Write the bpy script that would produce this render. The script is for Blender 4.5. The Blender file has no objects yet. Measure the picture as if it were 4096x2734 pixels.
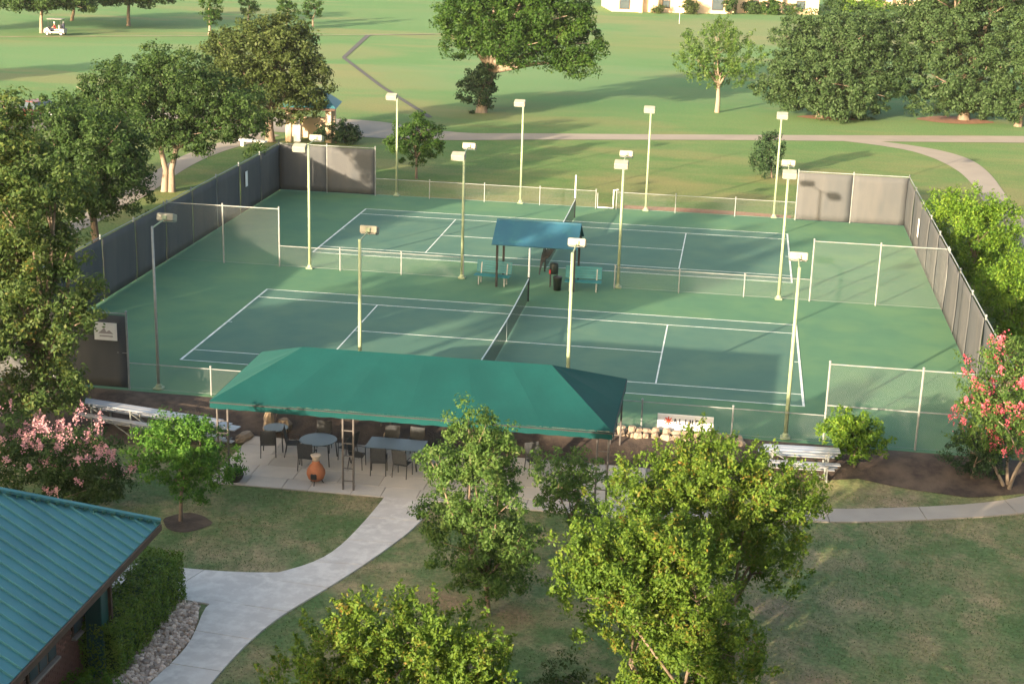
import bpy, math, random
import numpy as np
from mathutils import Vector, Matrix

random.seed(7)
R = math.radians
PI = math.pi
SC = bpy.context.scene
COL = SC.collection

# ------------------------------------------------------------------ camera
cam_d = bpy.data.cameras.new("camera")
cam = bpy.data.objects.new("camera", cam_d)
COL.objects.link(cam)
right = Vector((0.98798459, 0.15203547, 0.02777882))
up = Vector((-0.07017566, 0.28115516, 0.95709308))
fwd = Vector((-0.13770194, 0.94754261, -0.28844615))
m = Matrix((right, up, -fwd)).transposed().to_4x4()
m.translation = Vector((8.80543693, -58.85623851, 17.93510119))
cam.matrix_world = m
cam_d.sensor_width = 36.0
cam_d.lens = 6052.7263 / 4096 * 36
cam_d.clip_start = 0.5
cam_d.clip_end = 4000
SC.camera = cam

# ------------------------------------------------------------------ sky, sun, exposure
SUN_AZ = R(29.0)          # light travels towards +y, turned 29 degrees to +x
SUN_EL = R(11.7)
world = bpy.data.worlds.new("World")
SC.world = world
world.use_nodes = True
wn = world.node_tree.nodes
sky = wn.new("ShaderNodeTexSky")
sky.sky_type = 'NISHITA'
sky.sun_disc = False
sky.sun_elevation = SUN_EL
sky.sun_rotation = PI + SUN_AZ
sky.dust_density = 5.0
sky.ozone_density = 0.4
sky.air_density = 1.0
world.node_tree.links.new(sky.outputs[0], wn["Background"].inputs[0])
wn["Background"].inputs[1].default_value = 0.104
sun_d = bpy.data.lights.new("sun", 'SUN')
sun_d.energy = 3.6
sun_d.angle = R(0.6)
sun_d.color = (1.0, 0.79, 0.56)
sun = bpy.data.objects.new("sun", sun_d)
COL.objects.link(sun)
sd = Vector((math.sin(SUN_AZ) * math.cos(SUN_EL), math.cos(SUN_AZ) * math.cos(SUN_EL), -math.sin(SUN_EL)))
sun.rotation_euler = sd.to_track_quat('-Z', 'Y').to_euler()
sun.location = (-60, -110, 40)
SC.view_settings.view_transform = 'Standard'
SC.view_settings.look = 'None'
SC.view_settings.gamma = 1
SC.view_settings.use_curve_mapping = False
SC.view_settings.exposure = 2.4

# ------------------------------------------------------------------ helpers
def gz(y):
    t = min(1, max(0, (y + 12.2) / 2.6))
    return -0.5 + 0.5 * t * t * (3 - 2 * t)

def tag(o, label=None, cat=None, group=None, kind=None):
    if label: o['label'] = label
    if cat: o['category'] = cat
    if group: o['group'] = group
    if kind: o['kind'] = kind
    return o

def thing(name, label, cat, loc=(0, 0, 0), rz=0, group=None):
    o = bpy.data.objects.new(name, None)
    o.empty_display_size = 0.2
    COL.objects.link(o)
    o.location = loc
    o.rotation_euler = (0, 0, rz)
    return tag(o, label, cat, group)

def kids(o):
    return [c for c in ALLKIDS.get(o.name, [])]

ALLKIDS = {}
def setparent(o, p):
    o.parent = p
    ALLKIDS.setdefault(p.name, []).append(o)

def copy_tree(o, parent=None):
    c = o.copy()
    COL.objects.link(c)
    if parent is not None: setparent(c, parent)
    for ch in kids(o): copy_tree(ch, c)
    return c

class MB:
    """collects simple solids and links them as one mesh object"""
    def __init__(s): s.v = []; s.f = []; s.mi = []; s.cur = 0
    def add(s, vs, fs):
        b = len(s.v)
        s.v += [tuple(p) for p in vs]
        s.f += [tuple(i + b for i in f) for f in fs]
        s.mi += [s.cur] * len(fs)
        return s
    def box(s, c, d, rz=0, mat=None):
        x, y, z = d[0] / 2, d[1] / 2, d[2] / 2
        vs = [Vector((sx * x, sy * y, sz * z)) for sz in (-1, 1) for sy in (-1, 1) for sx in (-1, 1)]
        M = mat if mat is not None else Matrix.Rotation(rz, 3, 'Z')
        vs = [M @ p + Vector(c) for p in vs]
        return s.add(vs, [(0, 2, 3, 1), (4, 5, 7, 6), (0, 1, 5, 4), (2, 6, 7, 3), (0, 4, 6, 2), (1, 3, 7, 5)])
    def bbox(s, c, d, b=0.01, rz=0, mat=None):
        """box with chamfered vertical and top edges"""
        x, y, z = d[0] / 2, d[1] / 2, d[2] / 2
        def ring(ix, zz):
            X, Y = x - ix, y - ix
            k = min(b, X * .9, Y * .9)
            return [(-X + k, -Y, zz), (X - k, -Y, zz), (X, -Y + k, zz), (X, Y - k, zz), (X - k, Y, zz), (-X + k, Y, zz), (-X, Y - k, zz), (-X, -Y + k, zz)]
        rings = [ring(b, -z), ring(0, -z + b), ring(0, z - b), ring(b, z)]
        M = mat if mat is not None else Matrix.Rotation(rz, 3, 'Z')
        vs = [M @ Vector(p) + Vector(c) for r in rings for p in r]
        fs = []
        for i in range(3):
            for j in range(8):
                k = (j + 1) % 8
                fs.append((i * 8 + j, i * 8 + k, i * 8 + 8 + k, i * 8 + 8 + j))
        fs.append(tuple(range(7, -1, -1))); fs.append(tuple(range(24, 32)))
        return s.add(vs, fs)
    def tube(s, pts, rad, n=8, cap=True):
        pts = [Vector(p) for p in pts]
        if not isinstance(rad, (list, tuple)): rad = [rad] * len(pts)
        vs = []; fs = []
        ref = None
        for i, p in enumerate(pts):
            a = pts[max(0, i - 1)]; b = pts[min(len(pts) - 1, i + 1)]
            t = (b - a).normalized()
            if ref is None:
                ref = Vector((0, 0, 1)) if abs(t.z) < 0.9 else Vector((1, 0, 0))
            u = t.cross(ref).normalized(); w = u.cross(t).normalized()
            ref = w
            for k in range(n):
                an = 2 * PI * k / n + PI / n
                vs.append(p + (u * math.cos(an) + w * math.sin(an)) * rad[i])
        for i in range(len(pts) - 1):
            for k in range(n):
                k2 = (k + 1) % n
                fs.append((i * n + k, i * n + k2, i * n + n + k2, i * n + n + k))
        if cap:
            fs.append(tuple(range(n - 1, -1, -1)))
            fs.append(tuple(range((len(pts) - 1) * n, len(pts) * n)))
        return s.add(vs, fs)
    def lathe(s, prof, c=(0, 0, 0), n=16):
        vs = []; fs = []
        for r, z in prof:
            for k in range(n):
                a = 2 * PI * k / n
                vs.append((c[0] + r * math.cos(a), c[1] + r * math.sin(a), c[2] + z))
        for i in range(len(prof) - 1):
            for k in range(n):
                k2 = (k + 1) % n
                fs.append((i * n + k, i * n + k2, i * n + n + k2, i * n + n + k))
        fs.append(tuple(range(n - 1, -1, -1)))
        fs.append(tuple(range((len(prof) - 1) * n, len(prof) * n)))
        return s.add(vs, fs)
    def prism(s, poly, lo, hi, axis='x'):
        n = len(poly)
        def P(u, v, w):
            return (w, u, v) if axis == 'x' else ((u, w, v) if axis == 'y' else (u, v, w))
        vs = [P(u, v, lo) for u, v in poly] + [P(u, v, hi) for u, v in poly]
        fs = [tuple(range(n)), tuple(range(2 * n - 1, n - 1, -1))]
        for i in range(n):
            j = (i + 1) % n
            fs.append((i, i + n, j + n, j))
        return s.add(vs, fs)
    def quad(s, a, b, c, d): return s.add([a, b, c, d], [(0, 1, 2, 3)])
    def build(s, name, mat, parent=None, smooth=False, fix=True):
        me = bpy.data.meshes.new(name)
        me.from_pydata(s.v, [], s.f)
        mats = mat if isinstance(mat, (list, tuple)) else [mat]
        for q in mats: me.materials.append(q)
        if len(mats) > 1: me.polygons.foreach_set('material_index', s.mi)
        if smooth: me.polygons.foreach_set('use_smooth', [True] * len(me.polygons))
        me.update()
        if fix:
            import bmesh
            bm = bmesh.new(); bm.from_mesh(me)
            bmesh.ops.recalc_face_normals(bm, faces=bm.faces)
            bm.to_mesh(me); bm.free()
        o = bpy.data.objects.new(name, me)
        COL.objects.link(o)
        if parent is not None: setparent(o, parent)
        return o

def share(src, name, parent, loc=(0, 0, 0), rot=(0, 0, 0), scale=(1, 1, 1)):
    o = bpy.data.objects.new(name, src.data)
    COL.objects.link(o)
    o.location = loc; o.rotation_euler = rot; o.scale = scale
    if parent is not None: setparent(o, parent)
    return o

# ------------------------------------------------------------------ materials
def mat(name, col, rough=0.7, col2=None, scale=3.0, detail=4.0, lo=0.35, hi=0.65, bump=0.0, bscale=None,
        metallic=0.0, world_pos=False, spec=0.35, stretch=None, col3=None, scale3=0.3, lo3=0.45, hi3=0.65, island=0.0):
    M = bpy.data.materials.new(name)
    M.use_nodes = True
    nt = M.node_tree; N = nt.nodes; L = nt.links
    b = N["Principled BSDF"]
    b.inputs["Roughness"].default_value = rough
    b.inputs["Metallic"].default_value = metallic
    b.inputs["Specular IOR Level"].default_value = spec
    if world_pos:
        src = N.new("ShaderNodeNewGeometry").outputs["Position"]
    else:
        src = N.new("ShaderNodeTexCoord").outputs["Object"]
    if stretch:
        mp = N.new("ShaderNodeMapping"); mp.inputs["Scale"].default_value = stretch
        L.new(src, mp.inputs[0]); src = mp.outputs[0]
    def noise(sc, det=4.0):
        n = N.new("ShaderNodeTexNoise"); n.inputs["Scale"].default_value = sc; n.inputs["Detail"].default_value = det
        n.inputs["Roughness"].default_value = 0.6
        L.new(src, n.inputs["Vector"]); return n.outputs[0]
    def ramp(sock, a, z):
        r = N.new("ShaderNodeMapRange"); r.inputs[1].default_value = a; r.inputs[2].default_value = z
        L.new(sock, r.inputs[0]); return r.outputs[0]
    def mix(fac, a, c):
        x = N.new("ShaderNodeMix"); x.data_type = 'RGBA'
        L.new(fac, x.inputs[0])
        for k, q in ((6, a), (7, c)):
            if isinstance(q, tuple): x.inputs[k].default_value = (*q, 1)
            else: L.new(q, x.inputs[k])
        return x.outputs[2]
    cur = col
    if col2: cur = mix(ramp(noise(scale, detail), lo, hi), cur, col2)
    if col3: cur = mix(ramp(noise(scale3, 3), lo3, hi3), cur, col3)
    if island > 0:
        g = N.new("ShaderNodeObjectInfo")
        h = N.new("ShaderNodeHueSaturation")
        r = N.new("ShaderNodeMapRange"); r.inputs[3].default_value = 1 - island; r.inputs[4].default_value = 1 + island
        L.new(g.outputs["Random"], r.inputs[0]); L.new(r.outputs[0], h.inputs["Value"])
        if isinstance(cur, tuple): h.inputs["Color"].default_value = (*cur, 1)
        else: L.new(cur, h.inputs["Color"])
        cur = h.outputs[0]
    if isinstance(cur, tuple): b.inputs["Base Color"].default_value = (*cur, 1)
    else: L.new(cur, b.inputs["Base Color"])
    if bump:
        bp = N.new("ShaderNodeBump"); bp.inputs["Strength"].default_value = bump; bp.inputs["Distance"].default_value = 0.03
        L.new(noise(bscale or scale * 4, 5), bp.inputs["Height"]); L.new(bp.outputs[0], b.inputs["Normal"])
    return M

def leaf_mat(name, cols, trans=0.25, clump=1.2, rough=0.6):
    """cols: list of (position, colour) picked at random per leaf, shifted by a clump noise"""
    M = bpy.data.materials.new(name); M.use_nodes = True
    nt = M.node_tree; N = nt.nodes; L = nt.links
    N.remove(N["Principled BSDF"]); out = N["Material Output"]
    g = N.new("ShaderNodeNewGeometry"); tc = N.new("ShaderNodeTexCoord")
    n = N.new("ShaderNodeTexNoise"); n.inputs["Scale"].default_value = clump; n.inputs["Detail"].default_value = 2
    L.new(tc.outputs["Object"], n.inputs["Vector"])
    a = N.new("ShaderNodeMath"); a.operation = 'MULTIPLY_ADD'; a.inputs[1].default_value = 0.55
    L.new(g.outputs["Random Per Island"], a.inputs[0])
    mr = N.new("ShaderNodeMapRange"); mr.inputs[1].default_value = 0.3; mr.inputs[2].default_value = 0.7
    mr.inputs[3].default_value = 0.0; mr.inputs[4].default_value = 0.45
    L.new(n.outputs[0], mr.inputs[0]); L.new(mr.outputs[0], a.inputs[2])
    cr = N.new("ShaderNodeValToRGB"); cr.color_ramp.interpolation = 'LINEAR'
    el = cr.color_ramp.elements
    while len(el) < len(cols): el.new(0.5)
    for e, (p, c) in zip(el, cols): e.position = p; e.color = (*c, 1)
    L.new(a.outputs[0], cr.inputs[0])
    d = N.new("ShaderNodeBsdfPrincipled"); d.inputs["Roughness"].default_value = rough; d.inputs["Specular IOR Level"].default_value = 0.25
    t = N.new("ShaderNodeBsdfTranslucent"); mx = N.new("ShaderNodeMixShader"); mx.inputs[0].default_value = trans
    L.new(cr.outputs[0], d.inputs["Base Color"]); L.new(cr.outputs[0], t.inputs[0])
    L.new(d.outputs[0], mx.inputs[1]); L.new(t.outputs[0], mx.inputs[2]); L.new(mx.outputs[0], out.inputs[0])
    return M

M = {}
M['grass_dummy'] = None
M['pole'] = mat('pole_paint', (.28, .34, .21), .55, (.22, .275, .165), 2.5)
M['lamp'] = mat('lamp_housing', (.29, .285, .225), .6, (.24, .235, .185), 4)
M['lens'] = mat('lamp_glass', (.35, .36, .36), .15, spec=.6)
M['galv'] = mat('galvanised_steel', (.29, .31, .30), .5, (.22, .24, .23), 3, metallic=.25)
M['wire'] = mat('chain_link_wire', (.22, .25, .235), .6, metallic=.1)
M['screen'] = mat('windscreen_mesh', (.082, .086, .088), .9, (.094, .096, .095), 1.2, bump=.3, bscale=14, stretch=(1, 1, .3), col3=(.068, .075, .080), scale3=.5, spec=.08)
M['white'] = mat('white_paint', (.78, .78, .75), .5, (.68, .68, .66), 2)
M['alu'] = mat('aluminium', (.45, .46, .475), .42, (.37, .38, .40), 2.5, metallic=.45, stretch=(.4, 3, 3))
M['canvas'] = mat('green_canvas', (.0034, .044, .0435), .85, (.0042, .050, .049), 1.3, bump=.2, bscale=7, col3=(.003, .040, .040), scale3=.35, spec=.12)
M['canvas'].node_tree.nodes['Principled BSDF'].inputs['Sheen Weight'].default_value = .05
M['canvas'].node_tree.nodes['Principled BSDF'].inputs['Sheen Tint'].default_value = (.35, 1, .8, 1)
M['black'] = mat('black_metal', (.018, .018, .020), .5, (.028, .028, .028), 6)
M['canopy_post'] = mat('weathered_iron', (.11, .10, .095), .55, (.07, .065, .06), 5)
M['sling'] = mat('dark_sling', (.03, .035, .042), .8, (.045, .05, .055), 20)
M['glass_top'] = mat('table_glass', (.05, .075, .09), .3, (.06, .085, .1), 2, spec=.35)
M['terra'] = mat('terracotta', (.42, .15, .065), .8, (.33, .115, .05), 5, bump=.2)
M['bisque'] = mat('pale_clay', (.6, .5, .4), .8, (.5, .42, .33), 6)
M['teal'] = mat('teal_plastic', (.017, .135, .15), .5, (.02, .155, .165), 3)
M['blue_roof'] = mat('blue_roof_sheet', (.020, .085, .135), .55, (.024, .10, .14), 1.5, col3=(.035, .135, .15), scale3=1.6, lo3=.58, hi3=.72)
M['green_metal'] = mat('green_roof_metal', (.045, .165, .185), .5, (.054, .19, .21), 1.0, col3=(.042, .15, .172), scale3=.4)
M['green_trim'] = mat('dark_green_trim', (.012, .06, .055), .5, (.016, .075, .065), 3)
M['brick'] = mat('brick', (.22, .095, .065), .85, (.16, .075, .055), 6, island=.3)
M['mortar'] = mat('mortar', (.30, .25, .21), .9, (.24, .2, .17), 9)
M['brown'] = mat('brown_wood', (.09, .055, .035), .7, (.07, .04, .028), 5)
M['glass'] = mat('window_glass', (.05, .07, .085), .08, (.07, .09, .1), 1, spec=.8)
M['concrete'] = mat('concrete_path', (.54, .50, .455), .85, (.465, .43, .395), .9, detail=8, col3=(.60, .565, .515), scale3=3, bump=.15, bscale=30, world_pos=True)
M['concrete_warm'] = mat('concrete_cart_path', (.28, .25, .205), .85, (.235, .21, .175), .35, detail=8, world_pos=True)
M['patio'] = mat('patio_stone', (.50, .46, .40), .8, (.41, .385, .35), .9, detail=8, island=.10)
M['grout'] = mat('patio_grout', (.24, .22, .19), .9, (.2, .18, .16), 3)
M['asphalt'] = mat('asphalt', (.13, .125, .125), .9, (.10, .098, .1), .8, detail=8, world_pos=True)
M['mulch'] = mat('mulch', (.066, .048, .037), .95, (.036, .027, .022), 4, detail=10, bump=1.0, bscale=14, world_pos=True, col3=(.105, .078, .056), scale3=.9)
M['soil'] = mat('bare_soil', (.30, .20, .125), .95, (.2, .14, .085), 2.5, detail=9, bump=.6, bscale=14, world_pos=True)
M['pine_straw'] = mat('pine_straw', (.26, .13, .075), .95, (.18, .1, .06), 3, detail=8, bump=.6, bscale=9, world_pos=True)
M['lime'] = mat('limestone', (.33, .26, .185), .9, (.23, .18, .13), 4, detail=8, bump=.6, bscale=9, island=.22)
M['cobble'] = mat('river_rock', (.52, .43, .36), .85, (.38, .29, .23), 7, island=.5)
M['bark'] = mat('bark', (.20, .155, .11), .9, (.12, .09, .065), 5, bump=.8, bscale=12, stretch=(1, 1, .25))
M['bark_pale'] = mat('bark_pale', (.27, .215, .16), .85, (.19, .15, .11), 4, bump=.5, bscale=9, stretch=(1, 1, .3))
M['court_out'] = mat('court_surround', (.070, .170, .088), .85, (.058, .150, .083), .45, detail=8, world_pos=True, col3=(.086, .184, .088), scale3=.3, bump=.1, bscale=40)
M['court_in'] = mat('court_playing', (.063, .146, .104), .85, (.053, .128, .096), .4, detail=8, world_pos=True, col3=(.076, .156, .104), scale3=.35, bump=.1, bscale=40)
M['line'] = mat('court_line_paint', (.68, .71, .68), .75, (.42, .50, .45), 1.7, detail=8, world_pos=True)
M['net'] = mat('net_cord', (.016, .02, .02), .8)
M['tape'] = mat('net_tape', (.62, .66, .66), .7, (.5, .55, .55), 4)
M['stucco'] = mat('cream_stucco', (.62, .47, .32), .9, (.56, .42, .28), .8, bump=.2)
M['shingle'] = mat('brown_shingle', (.16, .11, .085), .9, (.12, .085, .07), 3)
M['hotel'] = mat('hotel_stucco', (.52, .46, .38), .9, (.47, .41, .34), .5)
M['red_cloth'] = mat('red_cloth', (.42, .05, .05), .85)
M['navy'] = mat('navy_cloth', (.03, .035, .06), .85)
M['skin'] = mat('skin', (.48, .29, .2), .6)
M['hair'] = mat('hair', (.04, .028, .02), .7)
M['emblem'] = mat('sign_red', (.62, .06, .03), .6)
M['ink'] = mat('sign_ink', (.07, .07, .09), .6)
M['ink_grey'] = mat('sign_grey', (.32, .29, .29), .6)
M['tyre'] = mat('tyre', (.02, .02, .02), .85)
M['silver'] = mat('silver_paint', (.5, .5, .49), .3, metallic=.5, spec=.5)
M['car_red'] = mat('red_paint', (.17, .045, .03), .3, spec=.5)
M['car_white'] = mat('white_car_paint', (.30, .30, .29), .3, spec=.5)
M['bin'] = mat('black_plastic', (.012, .02, .018), .5)

# leaves
M['lf_yellow'] = leaf_mat('leaf_yellow_green', [(0, (0.050, 0.108, 0.014)), (.4, (0.090, 0.168, 0.020)), (.74, (0.135, 0.204, 0.023)), (.88, (0.200, 0.170, 0.032)), (1, (0.260, 0.125, 0.032))], .44)
M['lf_slim'] = leaf_mat('leaf_soft_green', [(0, (0.037, 0.089, 0.020)), (.4, (0.067, 0.137, 0.027)), (.8, (0.108, 0.180, 0.039)), (1, (0.155, 0.180, 0.077))], .44)
M['lf_oak'] = leaf_mat('leaf_oak', [(0, (0.021, 0.053, 0.014)), (.45, (0.038, 0.081, 0.018)), (.85, (0.058, 0.107, 0.025)), (1, (0.081, 0.126, 0.034))], .44, .7)
M['lf_olive'] = leaf_mat('leaf_olive', [(0, (0.029, 0.054, 0.014)), (.45, (0.056, 0.086, 0.021)), (.85, (0.084, 0.116, 0.032)), (1, (0.104, 0.130, 0.047))], .44, .6)
M['lf_rust'] = leaf_mat('leaf_rust', [(0, (.032, .072, .018)), (.55, (.062, .108, .024)), (.82, (.105, .135, .03)), (.94, (.19, .13, .034)), (1, (.27, .115, .035))], .38, .8)
M['lf_elm'] = leaf_mat('leaf_elm', [(0, (0.018, 0.053, 0.007)), (.45, (0.032, 0.084, 0.011)), (.85, (0.057, 0.117, 0.014)), (1, (0.079, 0.134, 0.022))], .44, .5)
M['lf_deep'] = leaf_mat('leaf_deep', [(0, (0.012, 0.030, 0.012)), (.6, (0.021, 0.052, 0.016)), (1, (0.040, 0.079, 0.023))], .15)
M['lf_bright'] = leaf_mat('leaf_bright', [(0, (0.046, 0.119, 0.013)), (.45, (0.101, 0.203, 0.018)), (.85, (0.176, 0.270, 0.025)), (1, (0.232, 0.292, 0.052))], .44)
M['lf_lawn'] = leaf_mat('leaf_lawn_tree', [(0, (0.030, 0.098, 0.014)), (.5, (0.062, 0.168, 0.020)), (1, (0.135, 0.245, 0.036))], .44)
M['lf_hedge'] = leaf_mat('leaf_hedge', [(0, (.07, .14, .022)), (.5, (.13, .22, .03)), (1, (.22, .28, .045))], .2, 2.5)
M['lf_grey'] = leaf_mat('leaf_grey_oak', [(0, (0.029, 0.060, 0.021)), (.45, (0.051, 0.097, 0.031)), (.85, (0.072, 0.124, 0.046)), (1, (0.095, 0.146, 0.062))], .44, .4)
M['lf_turf'] = leaf_mat('turf_blades', [(0, (.060, .115, .035)), (.45, (.11, .165, .06)), (.8, (.20, .20, .10)), (1, (.28, .235, .14))], .25, .55)
M['pet_red'] = leaf_mat('petal_red', [(0, (.42, .06, .10)), (.6, (.54, .11, .15)), (1, (.62, .2, .22))], .25)
M['pet_pink'] = leaf_mat('petal_pink', [(0, (.46, .22, .28)), (.6, (.55, .31, .33)), (1, (.62, .42, .38))], .3)
# ------------------------------------------------------------------ ground
def grass_mat():
    m_ = bpy.data.materials.new('grass'); m_.use_nodes = True
    nt = m_.node_tree; N = nt.nodes; L = nt.links
    b = N["Principled BSDF"]; b.inputs["Roughness"].default_value = 0.9; b.inputs["Specular IOR Level"].default_value = 0.15
    pos = N.new("ShaderNodeNewGeometry").outputs["Position"]
    def noise(sc, det=5, stretch=None, rough=.6):
        src = pos
        if stretch:
            mp = N.new("ShaderNodeMapping"); mp.inputs["Scale"].default_value = stretch[:3]; mp.inputs["Rotation"].default_value = (0, 0, stretch[3])
            L.new(pos, mp.inputs[0]); src = mp.outputs[0]
        n = N.new("ShaderNodeTexNoise"); n.inputs["Scale"].default_value = sc; n.inputs["Detail"].default_value = det; n.inputs["Roughness"].default_value = rough
        L.new(src, n.inputs["Vector"]); return n.outputs[0]
    def rng(s, a, z, o0=0., o1=1.):
        r = N.new("ShaderNodeMapRange"); r.inputs[1].default_value = a; r.inputs[2].default_value = z; r.inputs[3].default_value = o0; r.inputs[4].default_value = o1
        L.new(s, r.inputs[0]); return r.outputs[0]
    def mix(f, a, c):
        x = N.new("ShaderNodeMix"); x.data_type = 'RGBA'; L.new(f, x.inputs[0])
        for k, q in ((6, a), (7, c)):
            if isinstance(q, tuple): x.inputs[k].default_value = (*q, 1)
            else: L.new(q, x.inputs[k])
        return x.outputs[2]
    def mul(a, c):
        x = N.new("ShaderNodeMath"); x.operation = 'MULTIPLY'
        L.new(a, x.inputs[0])
        if isinstance(c, float): x.inputs[1].default_value = c
        else: L.new(c, x.inputs[1])
        return x.outputs[0]
    sep = N.new("ShaderNodeSeparateXYZ"); L.new(pos, sep.inputs[0])
    near = rng(sep.outputs[1], -6., -14.)
    far = rng(sep.outputs[1], 30., 75.)
    base = mix(rng(noise(.35, 8), .38, .62), (.072, .140, .034), (.110, .165, .048))
    base = mix(mul(rng(noise(.11, 7, (1, 2.2, 1, .3)), .46, .62), .8), base, (.19, .18, .07))
    # worn, paler lawn by the hotel
    lawn = mix(rng(noise(.55, 9, (1.6, 1, 1, .5)), .40, .60), (.108, .165, .062), (.222, .205, .105))
    lawn = mix(mul(rng(noise(.8, 7, (1, 1, 1, 1.1)), .52, .66), .85), lawn, (.31, .25, .14))
    lawn = mix(mul(rng(noise(.3, 5, (1, 1, 1, 2.)), .52, .60), .75), lawn, (.070, .140, .045))
    base = mix(near, base, lawn)
    # fairways: mown, paler; rough between them
    fw = mix(rng(noise(.05, 5, (1, 2.0, 1, .2)), .42, .58), (.094, .200, .068), (.118, .205, .076))
    fw = mix(mul(rng(noise(.035, 5, (1, 2.6, 1, -.2)), .52, .60), .75), fw, (.185, .200, .085))
    base = mix(far, base, fw)
    wob = noise(1.1, 6, None, .7)
    wide = noise(.09, 5, None, .6)
    for (sx, sy, r, c) in ((-27, 82, 11, (.195, .205, .09)), (-21, 66, 5.5, (.20, .20, .085)), (-36, 104, 9, (.185, .205, .09)), (14, 150, 24, (.19, .205, .09)), (-2, 128, 13, (.15, .20, .07)), (-10, 92, 17, (.125, .225, .095)), (-62, 92, 16, (.120, .225, .095)), (-30, 150, 15, (.115, .215, .08)), (24, 40, 3.5, (.19, .18, .08)), (15, 42, 4.5, (.18, .175, .07)), (3, 36, 4.5, (.185, .18, .07))):
        vd = N.new("ShaderNodeVectorMath"); vd.operation = 'DISTANCE'; vd.inputs[1].default_value = (sx, sy, 0); L.new(pos, vd.inputs[0])
        ad = N.new("ShaderNodeMath"); ad.operation = 'MULTIPLY_ADD'; ad.inputs[1].default_value = 1.4 * r; L.new(wide, ad.inputs[0]); L.new(vd.outputs['Value'], ad.inputs[2])
        base = mix(mul(rng(ad.outputs[0], r * 1.75, r * 1.35), .6), base, c)
    for (sx, sy, r, c) in ((1.9, -22.4, 1.0, (.30, .20, .125)), (3.9, -23.0, .9, (.24, .165, .10)), (10.6, -21.3, 1.2, (.27, .20, .13)), (9.8, -23.6, .9, (.22, .165, .105)), (12.6, -29.5, 1.6, (.28, .21, .12)), (16.2, -25.0, 1.3, (.25, .19, .12)), (11.5, -25.6, 1.5, (.26, .19, .12)), (14.6, -12.7, 1.3, (.33, .235, .155))):
        vd = N.new("ShaderNodeVectorMath"); vd.operation = 'DISTANCE'; vd.inputs[1].default_value = (sx, sy, -.5); L.new(pos, vd.inputs[0])
        ad = N.new("ShaderNodeMath"); ad.operation = 'MULTIPLY_ADD'; ad.inputs[1].default_value = 2.2 * r; L.new(wob, ad.inputs[0]); L.new(vd.outputs['Value'], ad.inputs[2])
        base = mix(mul(rng(ad.outputs[0], r * 2.1, r * 1.35), .8), base, c)
    fine = noise(9., 6, None, .75)
    base = mix(mul(rng(noise(2.6, 8, (1, 1, 1, .9), .8), .5, .68), .45), base, (.19, .17, .085))
    v = N.new("ShaderNodeHueSaturation"); L.new(base, v.inputs["Color"]); L.new(rng(fine, .32, .68, .6, 1.4), v.inputs["Value"])
    L.new(v.outputs[0], b.inputs["Base Color"])
    bp = N.new("ShaderNodeBump"); bp.inputs["Strength"].default_value = .55; bp.inputs["Distance"].default_value = .05
    L.new(noise(16, 6, None, .8), bp.inputs["Height"]); L.new(bp.outputs[0], b.inputs["Normal"])
    return m_
M['grass'] = grass_mat()
M['dry_strip'] = mat('dry_grass_edge', (.24, .22, .13), .95, (.15, .19, .08), .5, world_pos=True)
M['drain'] = mat('shaded_drain_concrete', (.085, .085, .08), .9, (.06, .06, .058), 2, world_pos=True)  # flat strip; its dark grey stands for the shade down in the gutter

ys = [-300, -120, -70, -50, -40, -30, -20] + [-14 + .2 * i for i in range(0, 26)] + [0, 10, 20, 30, 50, 80, 120, 180, 260, 420, 650]
xs = [-500, -300, -150, -80, -50, -30, -20, -10, 0, 10, 20, 30, 50, 100, 250, 500]
g = MB()
vs = [(x, y, gz(y)) for y in ys for x in xs]; nx = len(xs)
fs = [(j * nx + i, j * nx + i + 1, (j + 1) * nx + i + 1, (j + 1) * nx + i) for j in range(len(ys) - 1) for i in range(nx - 1)]
g.add(vs, fs)
tag(g.build('ground', M['grass'], smooth=True), kind='structure')

def resample(pl, n):
    pl = [Vector((p[0], p[1], 0)) for p in pl]
    d = [0]
    for a, c in zip(pl, pl[1:]): d.append(d[-1] + (c - a).length)
    out = []
    for i in range(n):
        t = d[-1] * i / (n - 1)
        k = max(j for j in range(len(d)) if d[j] <= t + 1e-9)
        k = min(k, len(pl) - 2)
        f = (t - d[k]) / max(1e-9, d[k + 1] - d[k])
        out.append(pl[k].lerp(pl[k + 1], f))
    return out

def smooth(pl, it=2):
    for _ in range(it):
        o = [pl[0]]
        for a, c in zip(pl, pl[1:]):
            o.append((a[0] * .75 + c[0] * .25, a[1] * .75 + c[1] * .25)); o.append((a[0] * .25 + c[0] * .75, a[1] * .25 + c[1] * .75))
        o.append(pl[-1]); pl = o
    return pl

def sheet(mb, A, B, n, m_, dz):
    """ground-following sheet between two edge lines"""
    A = resample(A, n); B = resample(B, n)
    vs = []
    for a, c in zip(A, B):
        for k in range(m_ + 1):
            p = a.lerp(c, k / m_); vs.append((p.x, p.y, gz(p.y) + dz))
    fs = [(i * (m_ + 1) + k, i * (m_ + 1) + k + 1, (i + 1) * (m_ + 1) + k + 1, (i + 1) * (m_ + 1) + k) for i in range(n - 1) for k in range(m_)]
    mb.add(vs, fs)

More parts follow.
